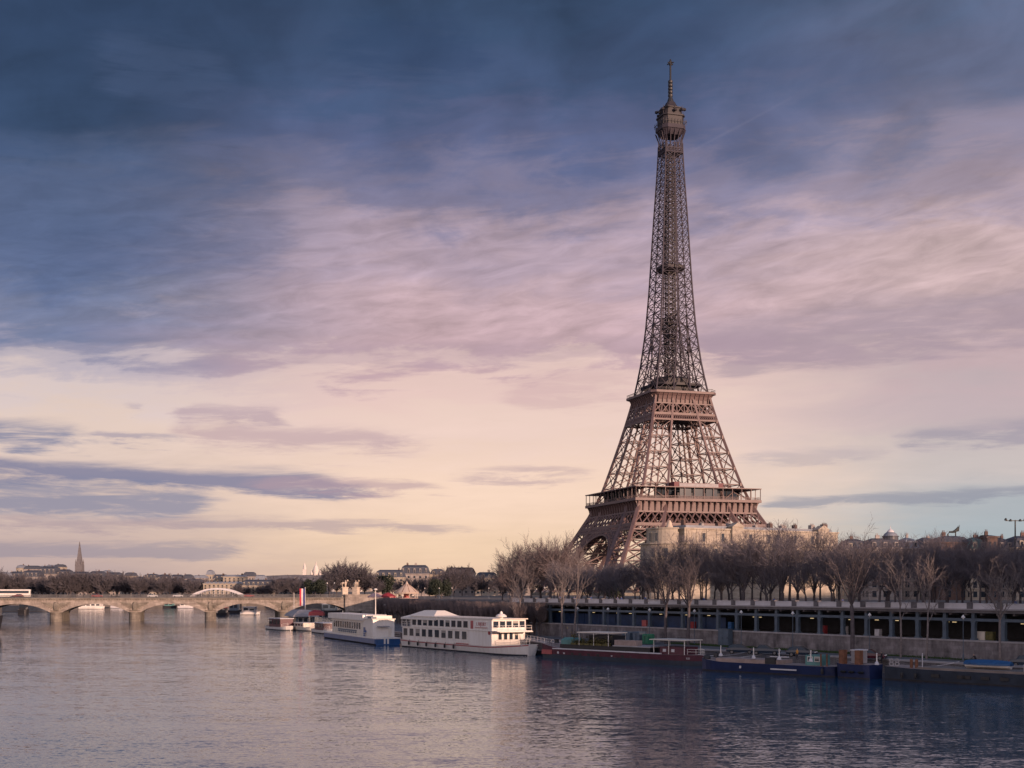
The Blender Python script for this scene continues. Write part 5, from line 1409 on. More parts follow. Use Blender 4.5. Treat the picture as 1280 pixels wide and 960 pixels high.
for i, sx in enumerate((24.5, plen - 9)):
    g = MB(); g.box(sx - 2.6, sx + 2.6, .3, 3, PH + .51, PH + 6.6); g.loft([[(sx - 3, 0, PH + 6.6), (sx + 3, 0, PH + 6.6), (sx + 3, 3, PH + 6.6), (sx - 3, 3, PH + 6.6)], [(sx - .3, 0, PH + 8.2), (sx + .3, 0, PH + 8.2), (sx + .3, 3, PH + 8.2), (sx - .3, 3, PH + 8.2)]]); g.build('gable', M['facade'], PAL)
g = MB(); g.lathe([(1.2, 0), (1.3, .3), (.9, 1.0), (.7, 2.0), (.3, 2.6)], 12, (-2, 6, PH + 5.9)); g.build('corner_statue', M['statue'], PAL)
nbay = 16
for z0, hh, yy in ((PH + 1.2, 2.9, 1.4), (PH - 4.4, 3.0, 0), (PH - 9.0, 3.0, 0), (PH - 13.4, 3.0, 0)):
    for i in range(nbay):
        c = 3 + (plen - 6) * (i + .5) / nbay
        if i % 5 == 2 and yy: continue
        q = MB(); q.box(c - .95, c - .7, yy - .22, yy - .002, z0 - .1, z0 + hh + .3); q.box(c + .7, c + .95, yy - .22, yy - .002, z0 - .1, z0 + hh + .3); q.box(c - .7, c + .7, yy - .25, yy - .002, z0 + hh, z0 + hh + .35); q.box(c - .9, c + .9, yy - .35, yy - .223, z0 - .25, z0 - .11)
        w_ = q.build('window', M['facade'], PAL)
        q = MB(); q.box(c - .695, c + .695, yy - .06, yy - .004, z0, z0 + hh - .005); q.box(c - .04, c + .04, yy - .1, yy - .061, z0, z0 + hh - .01); q.build('pane', M['blind'] if (i * 7 + int(z0)) % 5 == 0 else M['glass'], w_)
        if yy == 0: q = MB(); q.box(c - 1.1, c + 1.1, -.62, -.56, z0 + .85, z0 + .93); [q.beam((c - 1.05 + .21 * m, -.59, z0 - .1), (c - 1.05 + .21 * m, -.59, z0 + .85), .05) for m in range(11)]; q.box(c - 1.15, c + 1.15, -.66, -.36, z0 - .28, z0 - .12); q.build('balcony', M['black'], w_)
rc = Vector((0, 9.5))
for z0, hh, rr in ((PH - 4.4, 3.0, 9.5), (PH - 9.0, 3.0, 9.5), (PH + 1.2, 2.9, 7.1)):
    for j in range(5):
        a = R(256 - 28 * j); q = MB(); d = Vector((math.cos(a), math.sin(a))); tn = Vector((-d.y, d.x))
        def P3(o_, tt, z): v = rc + d * (rr + o_) + tn * tt; return (v.x, v.y, z)
        q.loft([[P3(-.3, -.9, z), P3(-.3, .9, z), P3(.14, .9, z), P3(.14, -.9, z)] for z in (z0 - .2, z0 + hh + .2)]); w_ = q.build('window', M['facade'], PAL)
        q = MB(); q.loft([[P3(.1, -.65, z), P3(.1, .65, z), P3(.18, .65, z), P3(.18, -.65, z)] for z in (z0, z0 + hh)]); q.build('pane', M['glass'], w_)
# blocks at the right behind the trees
def hpx(px0, px1, ytop, Y, dY=0, **k):
    X0, X1 = X_at(px0, Y), X_at(px1, Y + dY); rz = math.atan2(dY, X1 - X0); L = math.hypot(X1 - X0, dY); rh = k.pop('roofh', 4.0)
    H = Z_at(ytop, Y) - k.get('base', UP) - rh; b_ = k.pop('base', UP)
    return house(k.pop('name', 'apartment_block'), k.pop('lab'), (X0, Y, b_), rz, L, k.pop('D', 12), H, k.pop('floors', 5), k.pop('wm', 'facade_grey'), k.pop('rm', 'slate'), roofh=rh, **k)
hpx(1056, 1086, 673, 420, lab='low cream block right of the sunlit palace', wm='facade')
hpx(1086, 1128, 672, 395, lab='grey apartment block carrying a small slate dome, right of the sunlit palace', roofh=3.5)
hpx(1129, 1150, 671, 400, lab='narrow pale apartment block right of the domed block', rm='zinc')
hpx(1151, 1176, 671, 405, lab='pale apartment block with dark roof, left of the block with the roof sculpture', wm='facade_grey')
hpx(1177, 1213, 669, 385, lab='brown brick block with a bird-like sculpture on its flat roof', wm='brick', roofh=2.5, rm='slate', dorm=False)
hpx(1214, 1234, 671, 380, lab='pale apartment block with green copper roof', rm='copper', wm='facade')
hpx(1234.5, 1247, 668, 378, lab='blind brown brick party wall block right of the green roof', wm='brick', roofh=1.0, dorm=False, rm='slate', floors=6)
hpx(1247.5, 1268, 671.5, 380, lab='dark slate-roofed apartment block left of the tall floodlight mast')
hpx(1268.5, 1305, 669, 376, lab='cream apartment block cut by the right edge of the picture', wm='facade')
hpx(1015, 1090, 690, 520, dY=20, lab='grey apartment block half hidden by trees behind the right end of the palace', rm='zinc')
# slate dome on the block
Xd, Yd = X_at(1113, 400), 400
zb = Z_at(672, 400)
t = thing('roof_dome', 'round slate dome with a pale finial on the grey apartment block', 'dome', (Xd, Yd, zb - 4.5))
g = MB(); g.lathe([(2.4, 0), (2.4, 4.6), (2.6, 4.7), (2.6, 5.0)], 20); g.build('drum', M['slate'], t)
g = MB(); g.lathe([(2.3, 5.01), (1.9, 5.7), (1.2, 6.2)], 20); g.build('dome_cap', M['zinc'], t)
g = MB(); g.lathe([(1.2, 6.1), (1.1, 6.5), (.6, 7.0), (.12, 7.3), (.05, 8.3)], 12); g.build('finial', M['panel'], t)
# dark bird sculpture
t = thing('roof_sculpture', 'dark winged bird sculpture on a curved perch on the brown block\'s roof', 'sculpture', (X_at(1194, 388), 390, Z_at(669, 385) - .6))
t.scale = (.68, .68, .72)
g = MB(); g.path([(-2.0, 0, 0), (-2.3, 0, 1.6), (-1.6, 0, 2.5), (-.2, 0, 2.5), (1.0, 0, 2.8), (2.2, 0, 4.2), (2.4, 0, 5.2)], [.3, .34, .4, .45, .7, .45, .15], 8, caps=True); g.build('body', M['bronze'], t)
g = MB(); g.path([(.8, .2, 2.9), (2.4, .3, 3.2), (3.2, .3, 5.6)], [.5, .6, .1], 6, caps=True); g.path([(1.2, 0, 2.6), (1.2, 0, 0)], [.25, .3], 6, caps=True); g.build('wing', M['bronze'], t)
# apartments behind the park
hpx(468, 505, 712, 760, lab='cream apartment block left of the carousel roof', wm='facade', roofh=5, D=16, name='apartment_block')
hpx(500, 536, 706, 800, lab='slate-roofed apartment block just behind the carousel', roofh=6, D=16)
hpx(537, 556, 711, 810, lab='narrow pale apartment block right of the carousel', wm='facade', D=14)
hpx(556, 594, 709, 820, lab='brown apartment block behind the tallest park trees', wm='facade_grey', D=14, rm='brick')
hpx(594, 622, 715, 800, lab='pale apartment block behind the left edge of the big tree clump', wm='facade', D=14)
hpx(622, 668, 718, 830, lab='low grey block hidden behind the big tree clump', D=14)
# rows of distant buildings on the far bank
rng = random.Random(77)
far_l = ['slate-roofed', 'zinc-roofed', 'red-brown roofed', 'pale', 'cream', 'grey']
px = -12
FARB = []
while px < 236:
    w_ = rng.uniform(9, 24); Y = rng.uniform(1050, 1200); yt = 717 + rng.uniform(-4, 4) - (8 if 12 < px < 60 else (3 if 60 <= px < 90 else 0)) + (4 if px > 150 else 0)
    hpx(px, px + w_ - .6, yt, Y, lab='distant grey town building on the far bank skyline left of the footbridge', base=7, floors=5, wm=rng.choice(['facade_grey', 'facade', 'facade_grey']), rm=rng.choice(['slate', 'zinc', 'slate']), roofh=rng.uniform(4, 8), D=16, group='far bank skyline buildings'); px += w_
px = 20
while px < 330:
    w_ = rng.uniform(8, 20); Y = rng.uniform(1400, 1650)
    hpx(px, px + w_ - .4, 716 + rng.uniform(-4, 5) - (7 if px < 70 else 0), Y, lab='distant roof in the second line of the far bank skyline', base=7, floors=5, wm=rng.choice(['facade_grey', 'facade']), rm=rng.choice(['slate', 'zinc']), roofh=rng.uniform(4, 8), D=18, group='second line of far bank buildings', dorm=False); px += w_
hpx(268, 280, 718, 1100, lab='tall pale distant block above the footbridge', base=7, floors=8, wm='facade', roofh=4)
hpx(279, 306, 718.5, 1080, lab='long flat-roofed pale block above the right half of the footbridge', base=7, floors=8, wm='facade', rm='zinc', roofh=2, dorm=False)
hpx(254, 302, 727, 1010, lab='low cream building directly behind the footbridge arch', base=7, floors=5, wm='facade', rm='zinc', roofh=2)
hpx(302, 343, 724.5, 1000, lab='sunlit cream building with three rows of windows right of the footbridge', base=7, floors=4, wm='facade', roofh=5)
hpx(343, 372, 723, 1040, lab='pale distant houses left of the white basilica', base=7, floors=5, wm='facade', roofh=5, rm='brick')
hpx(372, 412, 728, 1030, lab='pale distant houses directly below the white basilica', base=7, floors=4, wm='facade_grey', roofh=5)
for i in range(52):
    px = 326 + i * 2.6 + rng.uniform(-2, 2); Y = rng.uniform(3200, 4000); r = min(1.0, math.hypot((X_at(px, Y) - HX) / 900, (Y - HY) / 420)); zz = 7 + 55 * (math.cos(math.pi * r) + 1) / 2 - 4
    house('hillside_house', 'tiny distant house on the hillside below the white basilica', (X_at(px, Y), Y, zz), rng.uniform(-.4, .4), rng.uniform(10, 26), 12, rng.uniform(9, 18), 4, rng.choice(['facade', 'facade_grey', 'sacre']), rng.choice(['zinc', 'slate', 'brick']), group='houses on the hillside', cat='house', chim=False, dorm=False)
# white basilica on the hill
zb = Z_at(727, 4300)
t = thing('basilica', 'pale domed white basilica on the distant hill', 'basilica', (HX, HY, zb - 4))
g = MB(); g.box(-26, 34, -15, 15, -8, 22); g.build('nave', M['sacre'], t)
def dome(x, y, r, z0, z1, z2, nm):
    g = MB(); g.lathe([(r, 0), (r, z1 - z0), (r * 1.06, z1 - z0 + .5), (r * .97, z1 - z0 + (z2 - z1) * .3), (r * .74, z1 - z0 + (z2 - z1) * .62), (r * .36, z1 - z0 + (z2 - z1) * .88), (r * .2, z2 - z0), (r * .2, z2 - z0 + r * .5), (.3, z2 - z0 + r * 1.2)], 16, (x, y, z0)); g.build(nm, M['sacre'], t)
dome(8, 0, 10, 18, 38, 62, 'dome'); 
for x, y in ((-6, -9), (24, -9), (-6, 9), (24, 9)): dome(x, y, 4.5, 18, 28, 40, 'small_dome')
g = MB(); g.box(-36, -25, -5, 5, -8, 46); g.lathe([(6.2, 46), (5.6, 52), (3.6, 60), (1, 66), (.3, 72)], 10, (-30.5, 0, 0)); g.build('bell_tower', M['sacre'], t)
# church spire at the left
Ys = 1300; t = thing('church_spire', 'slender pale church spire standing above the far bank skyline at the left', 'church', (X_at(99.5, Ys), Ys, 7))
zt = Z_at(677, Ys) - 7; zs0 = Z_at(702, Ys) - 7
g = MB(); g.box(-3.6, 3.6, -3.6, 3.6, -1, zs0 - 3); g.build('tower', M['concrete_dark'], t)
g = MB(); g.loft([[(-2.8, -2.8, zs0 - 2.99), (2.8, -2.8, zs0 - 2.99), (2.8, 2.8, zs0 - 2.99), (-2.8, 2.8, zs0 - 2.99)], [(-1.7, -1.7, zs0 + 6), (1.7, -1.7, zs0 + 6), (1.7, 1.7, zs0 + 6), (-1.7, 1.7, zs0 + 6)], [(-.2, -.2, zt), (.2, -.2, zt), (.2, .2, zt), (-.2, .2, zt)]]); g.build('spire', M['concrete_dark'], t)
for sx in (-3.0, 3.0):
    for sy in (-3.0, 3.0): g = MB(); g.lathe([(.6, zs0 - 3), (.6, zs0 - 1), (.1, zs0 + 2.5)], 6, (sx, sy, 0)); g.build('pinnacle', M['concrete_dark'], t)
g = MB(); g.box(5, 34, -6, 6, -1, 14); g.loft([[(5, -6.4, 14.01), (34, -6.4, 14.01), (34, 6.4, 14.01), (5, 6.4, 14.01)], [(5, -.2, 21), (34, -.2, 21), (34, .2, 21), (5, .2, 21)]]); g.build('nave', M['concrete_dark'], t)
# tall riverside blocks outside the frame that shade the right half of the quay
bl = ['tall cream riverside block nearest the river, beyond the right edge of the view', 'tall riverside block second from the river, beyond the right edge of the view', 'tall riverside block third from the river, beyond the right edge of the view', 'tall riverside block fourth from the river, beyond the right edge of the view', 'tallest riverside block, farthest from the river beyond the right edge of the view']
ev, pv = Vector((math.sin(SUN_AZ), -math.cos(SUN_AZ))), Vector((math.cos(SUN_AZ), math.sin(SUN_AZ)))
for i, (al, q0, L_, H_) in enumerate(((152, 148, 40, 36), (105, 189, 36, 38), (62, 226, 42, 38), (58, 269, 60, 36), (58, 330, 70, 45))):
    q = ev * al + pv * q0
    house('riverside_block', bl[i], (q.x, q.y, UP), SUN_AZ, L_, 16, H_, 9, 'facade', 'slate', dorm=False)
# ------------------------------------------------------------------ cars, lamps, people and small things
def make_car(name, lab, paint, kind='hatch', loc=(0, 0, 0), rz=0, group=None):
    t = thing(name, lab, 'car', loc, rz, group); L, W = 4.3, 1.75
    prof = [(-2.15, .45, .62), (-2.12, .42, .9), (-1.6, .34, .96), (-.9, .32, 1.0), (.2, .32, .98), (1.3, .32, .92), (1.9, .38, .86), (2.14, .44, .66)]
    g = MB(); rings = []
    for x, zb, zt in prof:
        w = W / 2 * (1 - .10 * (abs(x) / 2.15) ** 4); m = (zb + zt) / 2
        rings.append([(x, -w * .95, zb), (x, -w, m), (x, -w * .93, zt), (x, w * .93, zt), (x, w, m), (x, w * .95, zb)])
    g.loft(rings); body = g.build('body', M[paint], t, smooth=False)
    rear = -1.95 if kind == 'hatch' else -1.3
    cab = [(rear, .92, .02), (rear + .32, 1.36, .0), (-.9, 1.47, 0), (.15, 1.46, 0), (.95, .95, .02)]
    g = MB(); rings = []
    for x, z, _ in cab:
        w0 = W / 2 * .9; w1 = W / 2 * (.72 if z > 1.2 else .88); zb = .94
        rings.append([(x, -w0, zb - .02), (x, -w1, max(z, zb)), (x, w1, max(z, zb)), (x, w0, zb - .02)])
    g.loft(rings); g.build('glasshouse', M['glass'], t)
    g = MB(); g.loft([[(rear + .3, -.6, 1.37), (rear + .3, .6, 1.37), (rear + .3, .6, 1.40), (rear + .3, -.6, 1.40)], [(-.9, -.63, 1.475), (-.9, .63, 1.475), (-.9, .63, 1.51), (-.9, -.63, 1.51)], [(.15, -.63, 1.465), (.15, .63, 1.465), (.15, .63, 1.50), (.15, -.63, 1.50)]]); g.build('roof', M[paint], t)
    g = MB()
    for y in (-1, 1):
        for x0, x1 in ((rear, rear + .34), (-.35, -.35), (.95, .15)):
            g.beam((x0, y * .78, .95), (x1, y * .635, 1.47 if x0 > -1 else 1.38), .07)
    g.build('pillar_trim', M[paint], t)
    for x in (-1.32, 1.36):
        for y in (-.80, .80):
            g = MB(); g.lathe([(.18, -.1), (.31, -.1), (.33, -.05), (.33, .05), (.31, .1), (.18, .1)], 14, (0, 0, 0)); w_ = g.build('wheel', M['tyre'], t); w_.location = (x, y, .33); w_.rotation_euler = (R(90), 0, 0)
            g = MB(); g.lathe([(.02, -.115), (.19, -.112), (.2, .112), (.02, .115)], 10, (0, 0, 0)); g.build('rim', M['rim'], w_)
    for y in (-.6, .6):
        g = MB(); g.box(2.02, 2.16, y - .2, y + .2, .66, .80); g.build('headlight', M['globe'], t)
        g = MB(); g.box(-2.17, -2.06, y - .16, y + .16, .72, .88); g.build('tail_light', M['red'], t)
    g = MB(); g.box(2.1, 2.18, -.8, .8, .38, .52); g.build('bumper', M['black'], t)
    if name == 'parked_car': t.scale = (1.12, 1.1, 1.14)
    return t
def ground_at(px, py, z): v = at(px, py, z); return (v.x, v.y, z)
make_car('parked_car', 'black hatchback on the lower quay, nearest the grey wall box', 'car_black', 'hatch', ground_at(926, 817.6, LOW + .01), R(-14))
make_car('parked_car', 'black estate car on the lower quay, middle one of the three black cars', 'car_black', 'saloon', ground_at(957, 818.8, LOW + .01), R(-16))
make_car('parked_car', 'black car on the lower quay behind the person in the orange vest', 'car_black', 'hatch', ground_at(1002, 821, LOW + .01), R(-24))
make_car('parked_car', 'dark maroon car on the lower quay behind the bow of the grey barge', 'car_maroon', 'hatch', ground_at(1088, 825.2, LOW + .01), R(-24))
make_car('parked_car', 'dark car cut by the right edge of the picture beyond the grey barge', 'car_black', 'saloon', ground_at(1284, 834, LOW + .01), R(-24))
# bus and cars on the bridge
t = thing('coach', 'long white coach crossing the left end of the stone bridge', 'coach', bw(bx(3), 6, 9.73), BRZ)
g = MB(); g.loft([[(x, -1.2, .4), (x, -1.25, 1.4), (x, -1.15, 3.1), (x, -.9, 3.35), (x, .9, 3.35), (x, 1.15, 3.1), (x, 1.25, 1.4), (x, 1.2, .4)] for x in (-7.0, 9.6, 9.9)]); g.build('body', M['white'], t)
g = MB(); g.box(-6.9, 9.3, -1.28, -1.19, 1.75, 2.85); g.build('window_band', M['glass'], t)
g = MB(); g.box(9.72, 9.94, -1.0, 1.0, 1.5, 2.9); g.build('windscreen', M['glass'], t)
for x in (-4.5, 7): 
    for y in (-1.15, 1.15): g = MB(); g.lathe([(.25, -.15), (.48, -.15), (.5, 0), (.48, .15), (.25, .15)], 12); w_ = g.build('wheel', M['tyre'], t); w_.location = (x, y, .5); w_.rotation_euler = (R(90), 0, 0)
for px, y, p_, lab in ((120, 6, 'red', 'red car on the stone bridge above the first pier right of the coach'), (190, 6, 'car_white', 'white car on the stone bridge above the second pier'), (222, 5.5, 'car_white', 'pale car on the stone bridge above the middle of the third arch'), (312, 6, 'red', 'red car on the stone bridge near the footbridge'), (20, 3.6, 'red', 'red car on the stone bridge in front of the coach')):
    make_car('bridge_car', lab, p_, 'hatch', bw(bx(px), y, 10.2 if False else 9.73), BRZ + (math.pi if y < 4 else 0))
# quay lamps
def quay_lamp_parts(t, H, head):
    g = MB(); g.lathe([(.16, 0), (.14, .9), (.07, 1.0), (.05, H - .6)], 8); g.build('pole', M['blue_steel'], t)
    g = MB(); g.lathe([(.06, H - .6), (.12, H - .45), (.34, H - .35), (.30, H - .25), (.12, H - .02), (.03, H + .1)], 10) if head == 'bell' else g.lathe([(.06, H - .6), (.12, H - .5), (.28, H - .3), (.28, H - .1), (.1, H + .08)], 10); g.build('lamp_head', M['globe'], t)
LP = thing('quay_lamp', None, 'street lamp'); quay_lamp_parts(LP, 7.0, 'bell'); lused = False
for px, n, lab in ((671, -1.6, 'slender lamp post against the quay wall behind the stern of the maroon barge'), (722, -1.6, 'slender lamp post against the quay wall behind the awning of the maroon barge'), (760, -1.6, 'slender lamp post against the quay wall above the plants of the maroon barge'),
                   (812, -1.6, 'slender lamp post against the quay wall left of the dark straight trees'), (868, -1.6, 'slender lamp post against the quay wall right of the dark straight trees'), (926.5, -1.6, 'slender lamp post behind the first parked black car'), (991, -1.6, 'slender lamp post behind the parked car by the orange vest'),
                   (1087, -1.6, 'slender lamp post behind the maroon parked car'), (1204, -1.6, 'slender lamp post behind the blue-covered dinghy')):
    p = FP(s_of(px, n), n, LOW)
    if not lused: place(LP, p); tag(LP, lab, None, 'lamp posts along the quay wall'); lused = True
    else: copy_tree(LP, None, p, 0, None, lab, 'lamp posts along the quay wall')
GLB = thing('globe_lamp', None, 'street lamp'); quay_lamp_parts(GLB, 6.2, 'globe'); u = False
for i, px in enumerate((481, 495, 512, 530, 548, 566, 607, 623)):
    w = (px - 470) / (655 - 470); p = Vector((X_at(472, 428), 428)).lerp(Vector((X_at(649, 297), 297)), w); q = (X_at(px, p.y - 5), p.y - 5, LOW + (.3 if i % 2 else 0))
    if not u: place(GLB, q); u = True; tag(GLB, 'white globe lamp post standing before the clipped trees', None, 'globe lamps before the clipped trees')
    else: copy_tree(GLB, None, q, 0, None, 'white globe lamp post standing before the clipped trees', 'globe lamps before the clipped trees')
for px, n, lab in ((680.5, 3, 'single white street lamp above the parapet in front of the big tree clump'), (801, 3.5, 'low white street lamp above the parapet under the tower')):
    copy_tree(GLB, None, FP(s_of(px, n), n, UP), 0, .62 if px < 700 else .3, lab, 'lamps behind the parapet')
for px, lab in ((409, 'left one of two pale lamps behind the balustrade near the horse statues'), (418, 'right one of two pale lamps behind the balustrade near the horse statues'), (531, 'pale lamp right of the carousel'), (549, 'pale lamp in front of the smaller evergreen'), (565, 'pale lamp in front of the tallest park trees'), (611, 'pale lamp left of the big tree clump')):
    copy_tree(GLB, None, (X_at(px, 450 if px > 500 else 545), 450 if px > 500 else 545, UP), 0, 1.0 if px < 500 else .62, lab, 'pale lamps along the far street')
# floodlight mast at the right
t = thing('floodlight_mast', 'tall dark mast with a cross arm of floodlights at the right edge of the picture', 'light mast', (X_at(1269, 262), 262, UP)); H_ = Z_at(650, 262) - UP
g = MB(); g.path([(0, 0, 0), (0, 0, H_)], [.22, .14], 8, caps=True); g.build('pole', M['bronze'], t)
g = MB(); g.beam((-2.0, 0, H_ - .15), (2.0, 0, H_ - .15), .16); g.build('cross_arm', M['bronze'], t)
for x in (-2.0, -1.0, 1.0, 2.0): g = MB(); g.lathe([(.1, .3), (.26, .1), (.32, -.12), (.3, -.2)], 8, (x, -.1, H_ + (.1 if abs(x) > 1.5 else -.1))); g.build('floodlight', M['bronze'], t)
# white mooring posts
MP = None
for px, py, lab in ((901, 820, 'white mooring post left of the first parked car'), (942, 823, 'white mooring post between the first two parked cars'), (974, 824.5, 'white mooring post between the last two black cars'), (1013.5, 827, 'white mooring post right of the third black car'), (1096, 831, 'white mooring post right of the maroon car')):
    p = ground_at(px, py, LOW + .31)
    if MP is None:
        MP = thing('mooring_post', lab, 'mooring post', p, 0, 'white mooring posts on the quay edge')
        g = MB(); g.lathe([(.34, 0), (.3, .25), (.12, .5)], 10); g.build('base', M['panel'], MP); g = MB(); g.lathe([(.1, .5), (.07, 1.5), (.12, 1.6), (.02, 1.7)], 8); g.build('post', M['white'], MP)
    else: copy_tree(MP, None, p, 0, None, lab)
# containers behind the maroon barge
for px, w, h, m_, lab in ((782, 2.6, 2.2, 'blue_steel', 'blue-grey storage box on the quay behind the maroon barge, left one'), (795, 2.2, 2.3, 'blue_steel', 'blue-grey storage box on the quay right of a matching one'), (806, 1.7, 1.9, 'green', 'green recycling container on the quay behind the maroon barge')):
    t = thing('storage_box', lab, 'container', FP(s_of(px, -9), -9, LOW), FRZ)
    g = MB(); g.box(-w / 2, w / 2, 0, 1.8, .1, h); g.build('body', M[m_], t)
    g = MB(); g.loft([[(-w / 2 - .06, -.06, h + .002), (w / 2 + .06, -.06, h + .002), (w / 2 + .06, 1.86, h + .002), (-w / 2 - .06, 1.86, h + .002)], [(-w / 2 + .1, .1, h + .18), (w / 2 - .1, .1, h + .18), (w / 2 - .1, 1.7, h + .18), (-w / 2 + .1, 1.7, h + .18)]]); g.build('lid', M[m_], t)
    g = MB(); g.box(-.05, .05, -.04, -.003, .3, h - .2); g.build('door_seam', M['black'], t)
# people
def make_person(name, lab, top, loc, rz=0, walk=.2, pose='stand', group=None, legs='cloth_dark'):
    """one continuous skinned body"""
    me = bpy.data.meshes.new(name)
    if pose == 'stand':
        J = [((0, 0, .95), .15), ((0, 0, 1.2), .15), ((0, .0, 1.42), .17), ((0, 0, 1.53), .06), ((0, .02, 1.66), .105), ((0, .02, 1.76), .06),
             ((.09, 0, .88), .10), ((.1, walk, .48), .065), ((.1, walk * .6, .08), .045), ((.1, walk * .6 + .16, .03), .04),
             ((-.09, 0, .88), .10), ((-.1, -walk * .4, .48), .065), ((-.1, -walk * 1.5, .08), .045), ((-.1, -walk * 1.5 + .16, .03), .04),
             ((.2, 0, 1.40), .065), ((.25, -.06, 1.12), .045), ((.24, .08, .88), .035), ((.23, .12, .78), .04),
             ((-.2, 0, 1.40), .065), ((-.25, .06, 1.12), .045), ((-.24, .16, .90), .035), ((-.23, .22, .81), .04)]
    else:   # leaning forward on a bicycle
        J = [((0, -.15, .98), .14), ((0, 0, 1.2), .15), ((0, .17, 1.40), .16), ((0, .25, 1.50), .06), ((0, .33, 1.62), .10), ((0, .34, 1.72), .06),
             ((.09, -.1, .92), .10), ((.1, .25, .72), .065), ((.1, .12, .32), .045), ((.1, .26, .26), .04),
             ((-.09, -.1, .92), .10), ((-.1, .2, .60), .065), ((-.1, -.02, .24), .045), ((-.1, .12, .18), .04),
             ((.2, .17, 1.36), .065), ((.24, .36, 1.16), .045), ((.22, .56, 1.06), .035), ((.21, .62, 1.05), .04),
             ((-.2, .17, 1.36), .065), ((-.24, .36, 1.16), .045), ((-.22, .56, 1.06), .035), ((-.21, .62, 1.05), .04)]
    E_ = [(0, 1), (1, 2), (2, 3), (3, 4), (4, 5), (0, 6), (6, 7), (7, 8), (8, 9), (0, 10), (10, 11), (11, 12), (12, 13), (2, 14), (14, 15), (15, 16), (16, 17), (2, 18), (18, 19), (19, 20), (20, 21)]
    me.from_pydata([j[0] for j in J], E_, [])
    o = bpy.data.objects.new(name, me); COL.objects.link(o)
    md = o.modifiers.new('skin', 'SKIN')
    for v, j in zip(me.skin_vertices[0].data, J): v.radius = (j[1], j[1] * .8)
    me.skin_vertices[0].data[0].use_root = True
    ms = o.modifiers.new('sub', 'SUBSURF'); ms.levels = 1; ms.render_levels = 1
    dg = bpy.context.evaluated_depsgraph_get(); m2 = bpy.data.meshes.new_from_object(o.evaluated_get(dg))
    o.modifiers.clear(); o.data = m2
    m2.materials.clear()
    for k_ in (legs, top, 'skin', 'black'): m2.materials.append(M[k_])
    for p in m2.polygons:
        z = p.center.z; p.material_index = 0 if z < .97 and abs(p.center.x) < .19 else (3 if z > 1.70 or (z > 1.6 and p.center.y < .0 and pose == 'stand') else (2 if z > 1.5 or (z < .88 and abs(p.center.x) > .19) else 1))
    o.location = loc; o.rotation_euler = (0, 0, rz)
    return tag(o, lab, 'person', group)
make_person('person', 'person in an orange vest standing on the quay by the third black car', 'cloth_vest', ground_at(996.5, 824.5, LOW + .01), R(120), .08)
make_person('person', 'person in dark clothes walking on the quay beside the gangway notice board', 'cloth_dark', FP(s_of(662, -3), -3, 5.13 - 3.12), R(60))
make_person('person', 'dark-clothed person standing on the quay right of the maroon car', 'cloth_dark', ground_at(1102, 829, LOW + .01), R(60), .1)
make_person('person', 'person in blue standing by the blue door of the blue-hulled boat', 'cloth_blue', Matrix.Translation((-51.2, 342, 0)) @ Matrix.Rotation(math.atan2(-46.6, 19.1), 4, 'Z') @ Vector((41.2, .35, 1.69)), R(200), .05)
cy = Vector(ground_at(1219, 832.5, LOW + .01))
make_person('person', 'dark-clothed cyclist leaning over the handlebars on the lower quay', 'cloth_dark', cy, R(120), pose='ride')
t = thing('bicycle', 'dark bicycle ridden along the lower quay above the grey barge', 'bicycle', cy, R(120))
for y in (-.5, .55):
    g = MB(); g.path([(0, y + .34 * math.cos(a * .393), .35 + .34 * math.sin(a * .393)) for a in range(17)], .02, 5); w_ = g.build('wheel', M['tyre'], t)
g = MB()
for p_, q_ in (((0, -.5, .35), (0, -.1, .9)), ((0, -.1, .9), (0, .42, .85)), ((0, .42, .95), (0, .55, .35)), ((0, -.05, .33), (0, .42, .8)), ((0, -.05, .33), (0, -.12, .95)), ((0, -.5, .35), (0, -.05, .33))): g.beam(p_, q_, .035)
g.build('frame', M['black'], t)
g = MB(); g.beam((-.24, .5, 1.04), (.24, .5, 1.04), .03); g.beam((0, .42, .95), (0, .46, 1.05), .03); g.build('handlebar', M['black'], t)
g = MB(); g.box(-.07, .07, -.26, .0, .95, 1.0); g.build('saddle', M['black'], t)
# pedestrians: one body, copied along the bridge pavement and the street parapet
base = make_person('person', 'distant pedestrian in dark clothes on the pavement of the stone bridge', 'cloth_dark', bw(bx(85), 1.4, 9.73), R(90), .2, group='pedestrians on the bridge')
rng = random.Random(9)
for px in (104, 112, 141, 150, 176, 209, 236, 246, 259, 285, 297, 331, 342, 389, 402, 419):
    copy_tree(base, None, bw(bx(px + rng.uniform(-2, 2)), rng.uniform(1.2, 2.2), 9.73), rng.choice([R(100), R(-80)]), rng.uniform(.94, 1.05))
b2_ = make_person('person', 'distant pedestrian in blue walking along the street behind the gallery parapet', 'cloth_blue', FP(s_of(700, 2.2), 2.2, UP), FRZ + R(90), .2, group='pedestrians behind the parapet')
for px in (716, 738, 770, 775, 806, 835, 882, 968, 1052, 1271):
    copy_tree(b2_, None, FP(s_of(px, 2.2), rng.uniform(1.6, 3.0), UP), FRZ + rng.choice([R(90), R(-90)]), rng.uniform(.94, 1.05))
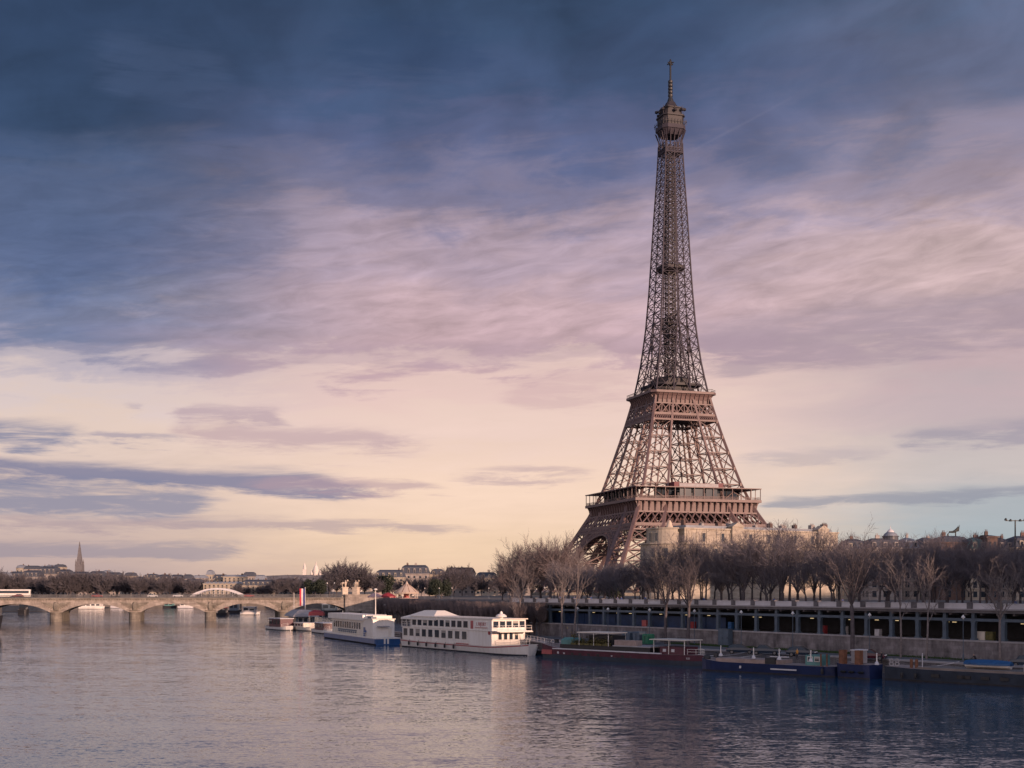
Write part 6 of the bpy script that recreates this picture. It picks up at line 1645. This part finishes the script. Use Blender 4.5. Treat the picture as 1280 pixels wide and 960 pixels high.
# carousel, red parasols, flags
t = thing('carousel', 'round carousel with a pale peaked canopy on the street above the clipped trees', 'carousel', (X_at(508.5, 452), 452, UP))
g = MB(); n = 20; zE = Z_at(740.5, 452) - UP; zT = Z_at(728.5, 452) - UP; r = 15 / F * 452
g.lathe([(r, zE - .45), (r * 1.02, zE), (r * .98, zE + .1), (r * .5, zE + (zT - zE) * .55), (r * .16, zE + (zT - zE) * .86), (r * .1, zT - .1), (.08, zT + .6)], n); g.build('canopy', M['carousel'], t)
for i in range(n):
    a = 2 * math.pi * i / n; g = MB(); g.beam((r * .985 * math.cos(a), r * .985 * math.sin(a), zE + .14), (r * .2 * math.cos(a), r * .2 * math.sin(a), zE + (zT - zE) * .83), .16, .1)
    if i % 2 == 0: g.build('canopy_rib', M['rust'], t)
for i in range(10): a = 2 * math.pi * i / 10; g = MB(); g.beam((r * .9 * math.cos(a), r * .9 * math.sin(a), .3), (r * .9 * math.cos(a), r * .9 * math.sin(a), zE - .2), .14); g.build('post', M['offwhite'], t)
g = MB(); g.lathe([(r * .95, 0), (r * .95, .3)], n); g.build('platform', M['deck_tan'], t)
g = MB(); g.lathe([(1.2, .3), (1.0, 1.5), (1.3, zE)], 12); g.build('centre_drum', M['pink_stripe'], t)
for i in range(8):
    a = 2 * math.pi * i / 8 + .2; c = Vector((r * .65 * math.cos(a), r * .65 * math.sin(a), 1.0)); d_ = Vector((-math.sin(a), math.cos(a), 0)); g = MB()
    g.path([c - d_ * .5, c, c + d_ * .4, c + d_ * .6 + Vector((0, 0, .45)), c + d_ * .85 + Vector((0, 0, .4))], [.16, .22, .2, .12, .06], 7, caps=True); g.beam(c, c + Vector((0, 0, zE - 1.2)), .06); g.build('carousel_horse', M['white'] if i % 2 else M['rust'], t)
for px, m_, lab in ((470, 'pink_stripe', 'pale pink peaked parasol tent left of the red one'), (485, 'red', 'red peaked parasol tent next to the carousel')):
    t = thing('parasol_tent', lab, 'tent', (X_at(px, 470), 470, UP)); k_ = 3.2
    zt = Z_at(740.5, 470) - UP
    g = MB(); g.lathe([(k_, zt - 1.9), (k_, zt - 1.5), (k_ * .4, zt - .4), (.1, zt)], 8); g.build('canopy', M[m_] if px > 475 else mat('pink_canvas', (.6, .38, .36), .9), t)
    for i in range(4): a = i * math.pi / 2 + .4; g = MB(); g.beam((k_ * .9 * math.cos(a), k_ * .9 * math.sin(a), 0), (k_ * .9 * math.cos(a), k_ * .9 * math.sin(a), zt - 1.7), .1); g.build('post', M['offwhite'], t)
for px, w_, lab in ((367.5, 0, 'bare white flagpole left of the striped flag by the bridge'), (381.5, 1, 'white flagpole with a long red, white and blue flag by the bridge')):
    p = (X_at(px, 455), 455, .4); t = thing('flagpole', lab, 'flagpole', p); zt = Z_at(735 if w_ else 742, 455) - .4
    g = MB(); g.path([(0, 0, 0), (0, 0, zt)], [.13, .08], 7, caps=True); g.lathe([(.05, 0), (.16, .12), (.02, .3)], 8, (0, 0, zt)); g.build('pole', M['white'], t)
    if w_:
        fz0 = Z_at(756.5, 455) - .4; 
        for i, m_ in enumerate(('flag_blue', 'white', 'flag_red')):
            g = MB(); x0, x1 = -.15 - i * .62, -.15 - (i + 1) * .62; rings = []
            for j in range(9):
                z = zt - .2 + (fz0 - zt) * j / 8; y = .12 * math.sin(j * 1.1 + i); rings.append([(x0, y, z), (x1 + .002, y + .06, z), (x1 + .002, y + .09, z), (x0, y + .03, z)])
            g.loft(rings); g.build('flag_stripe', M[m_], t)
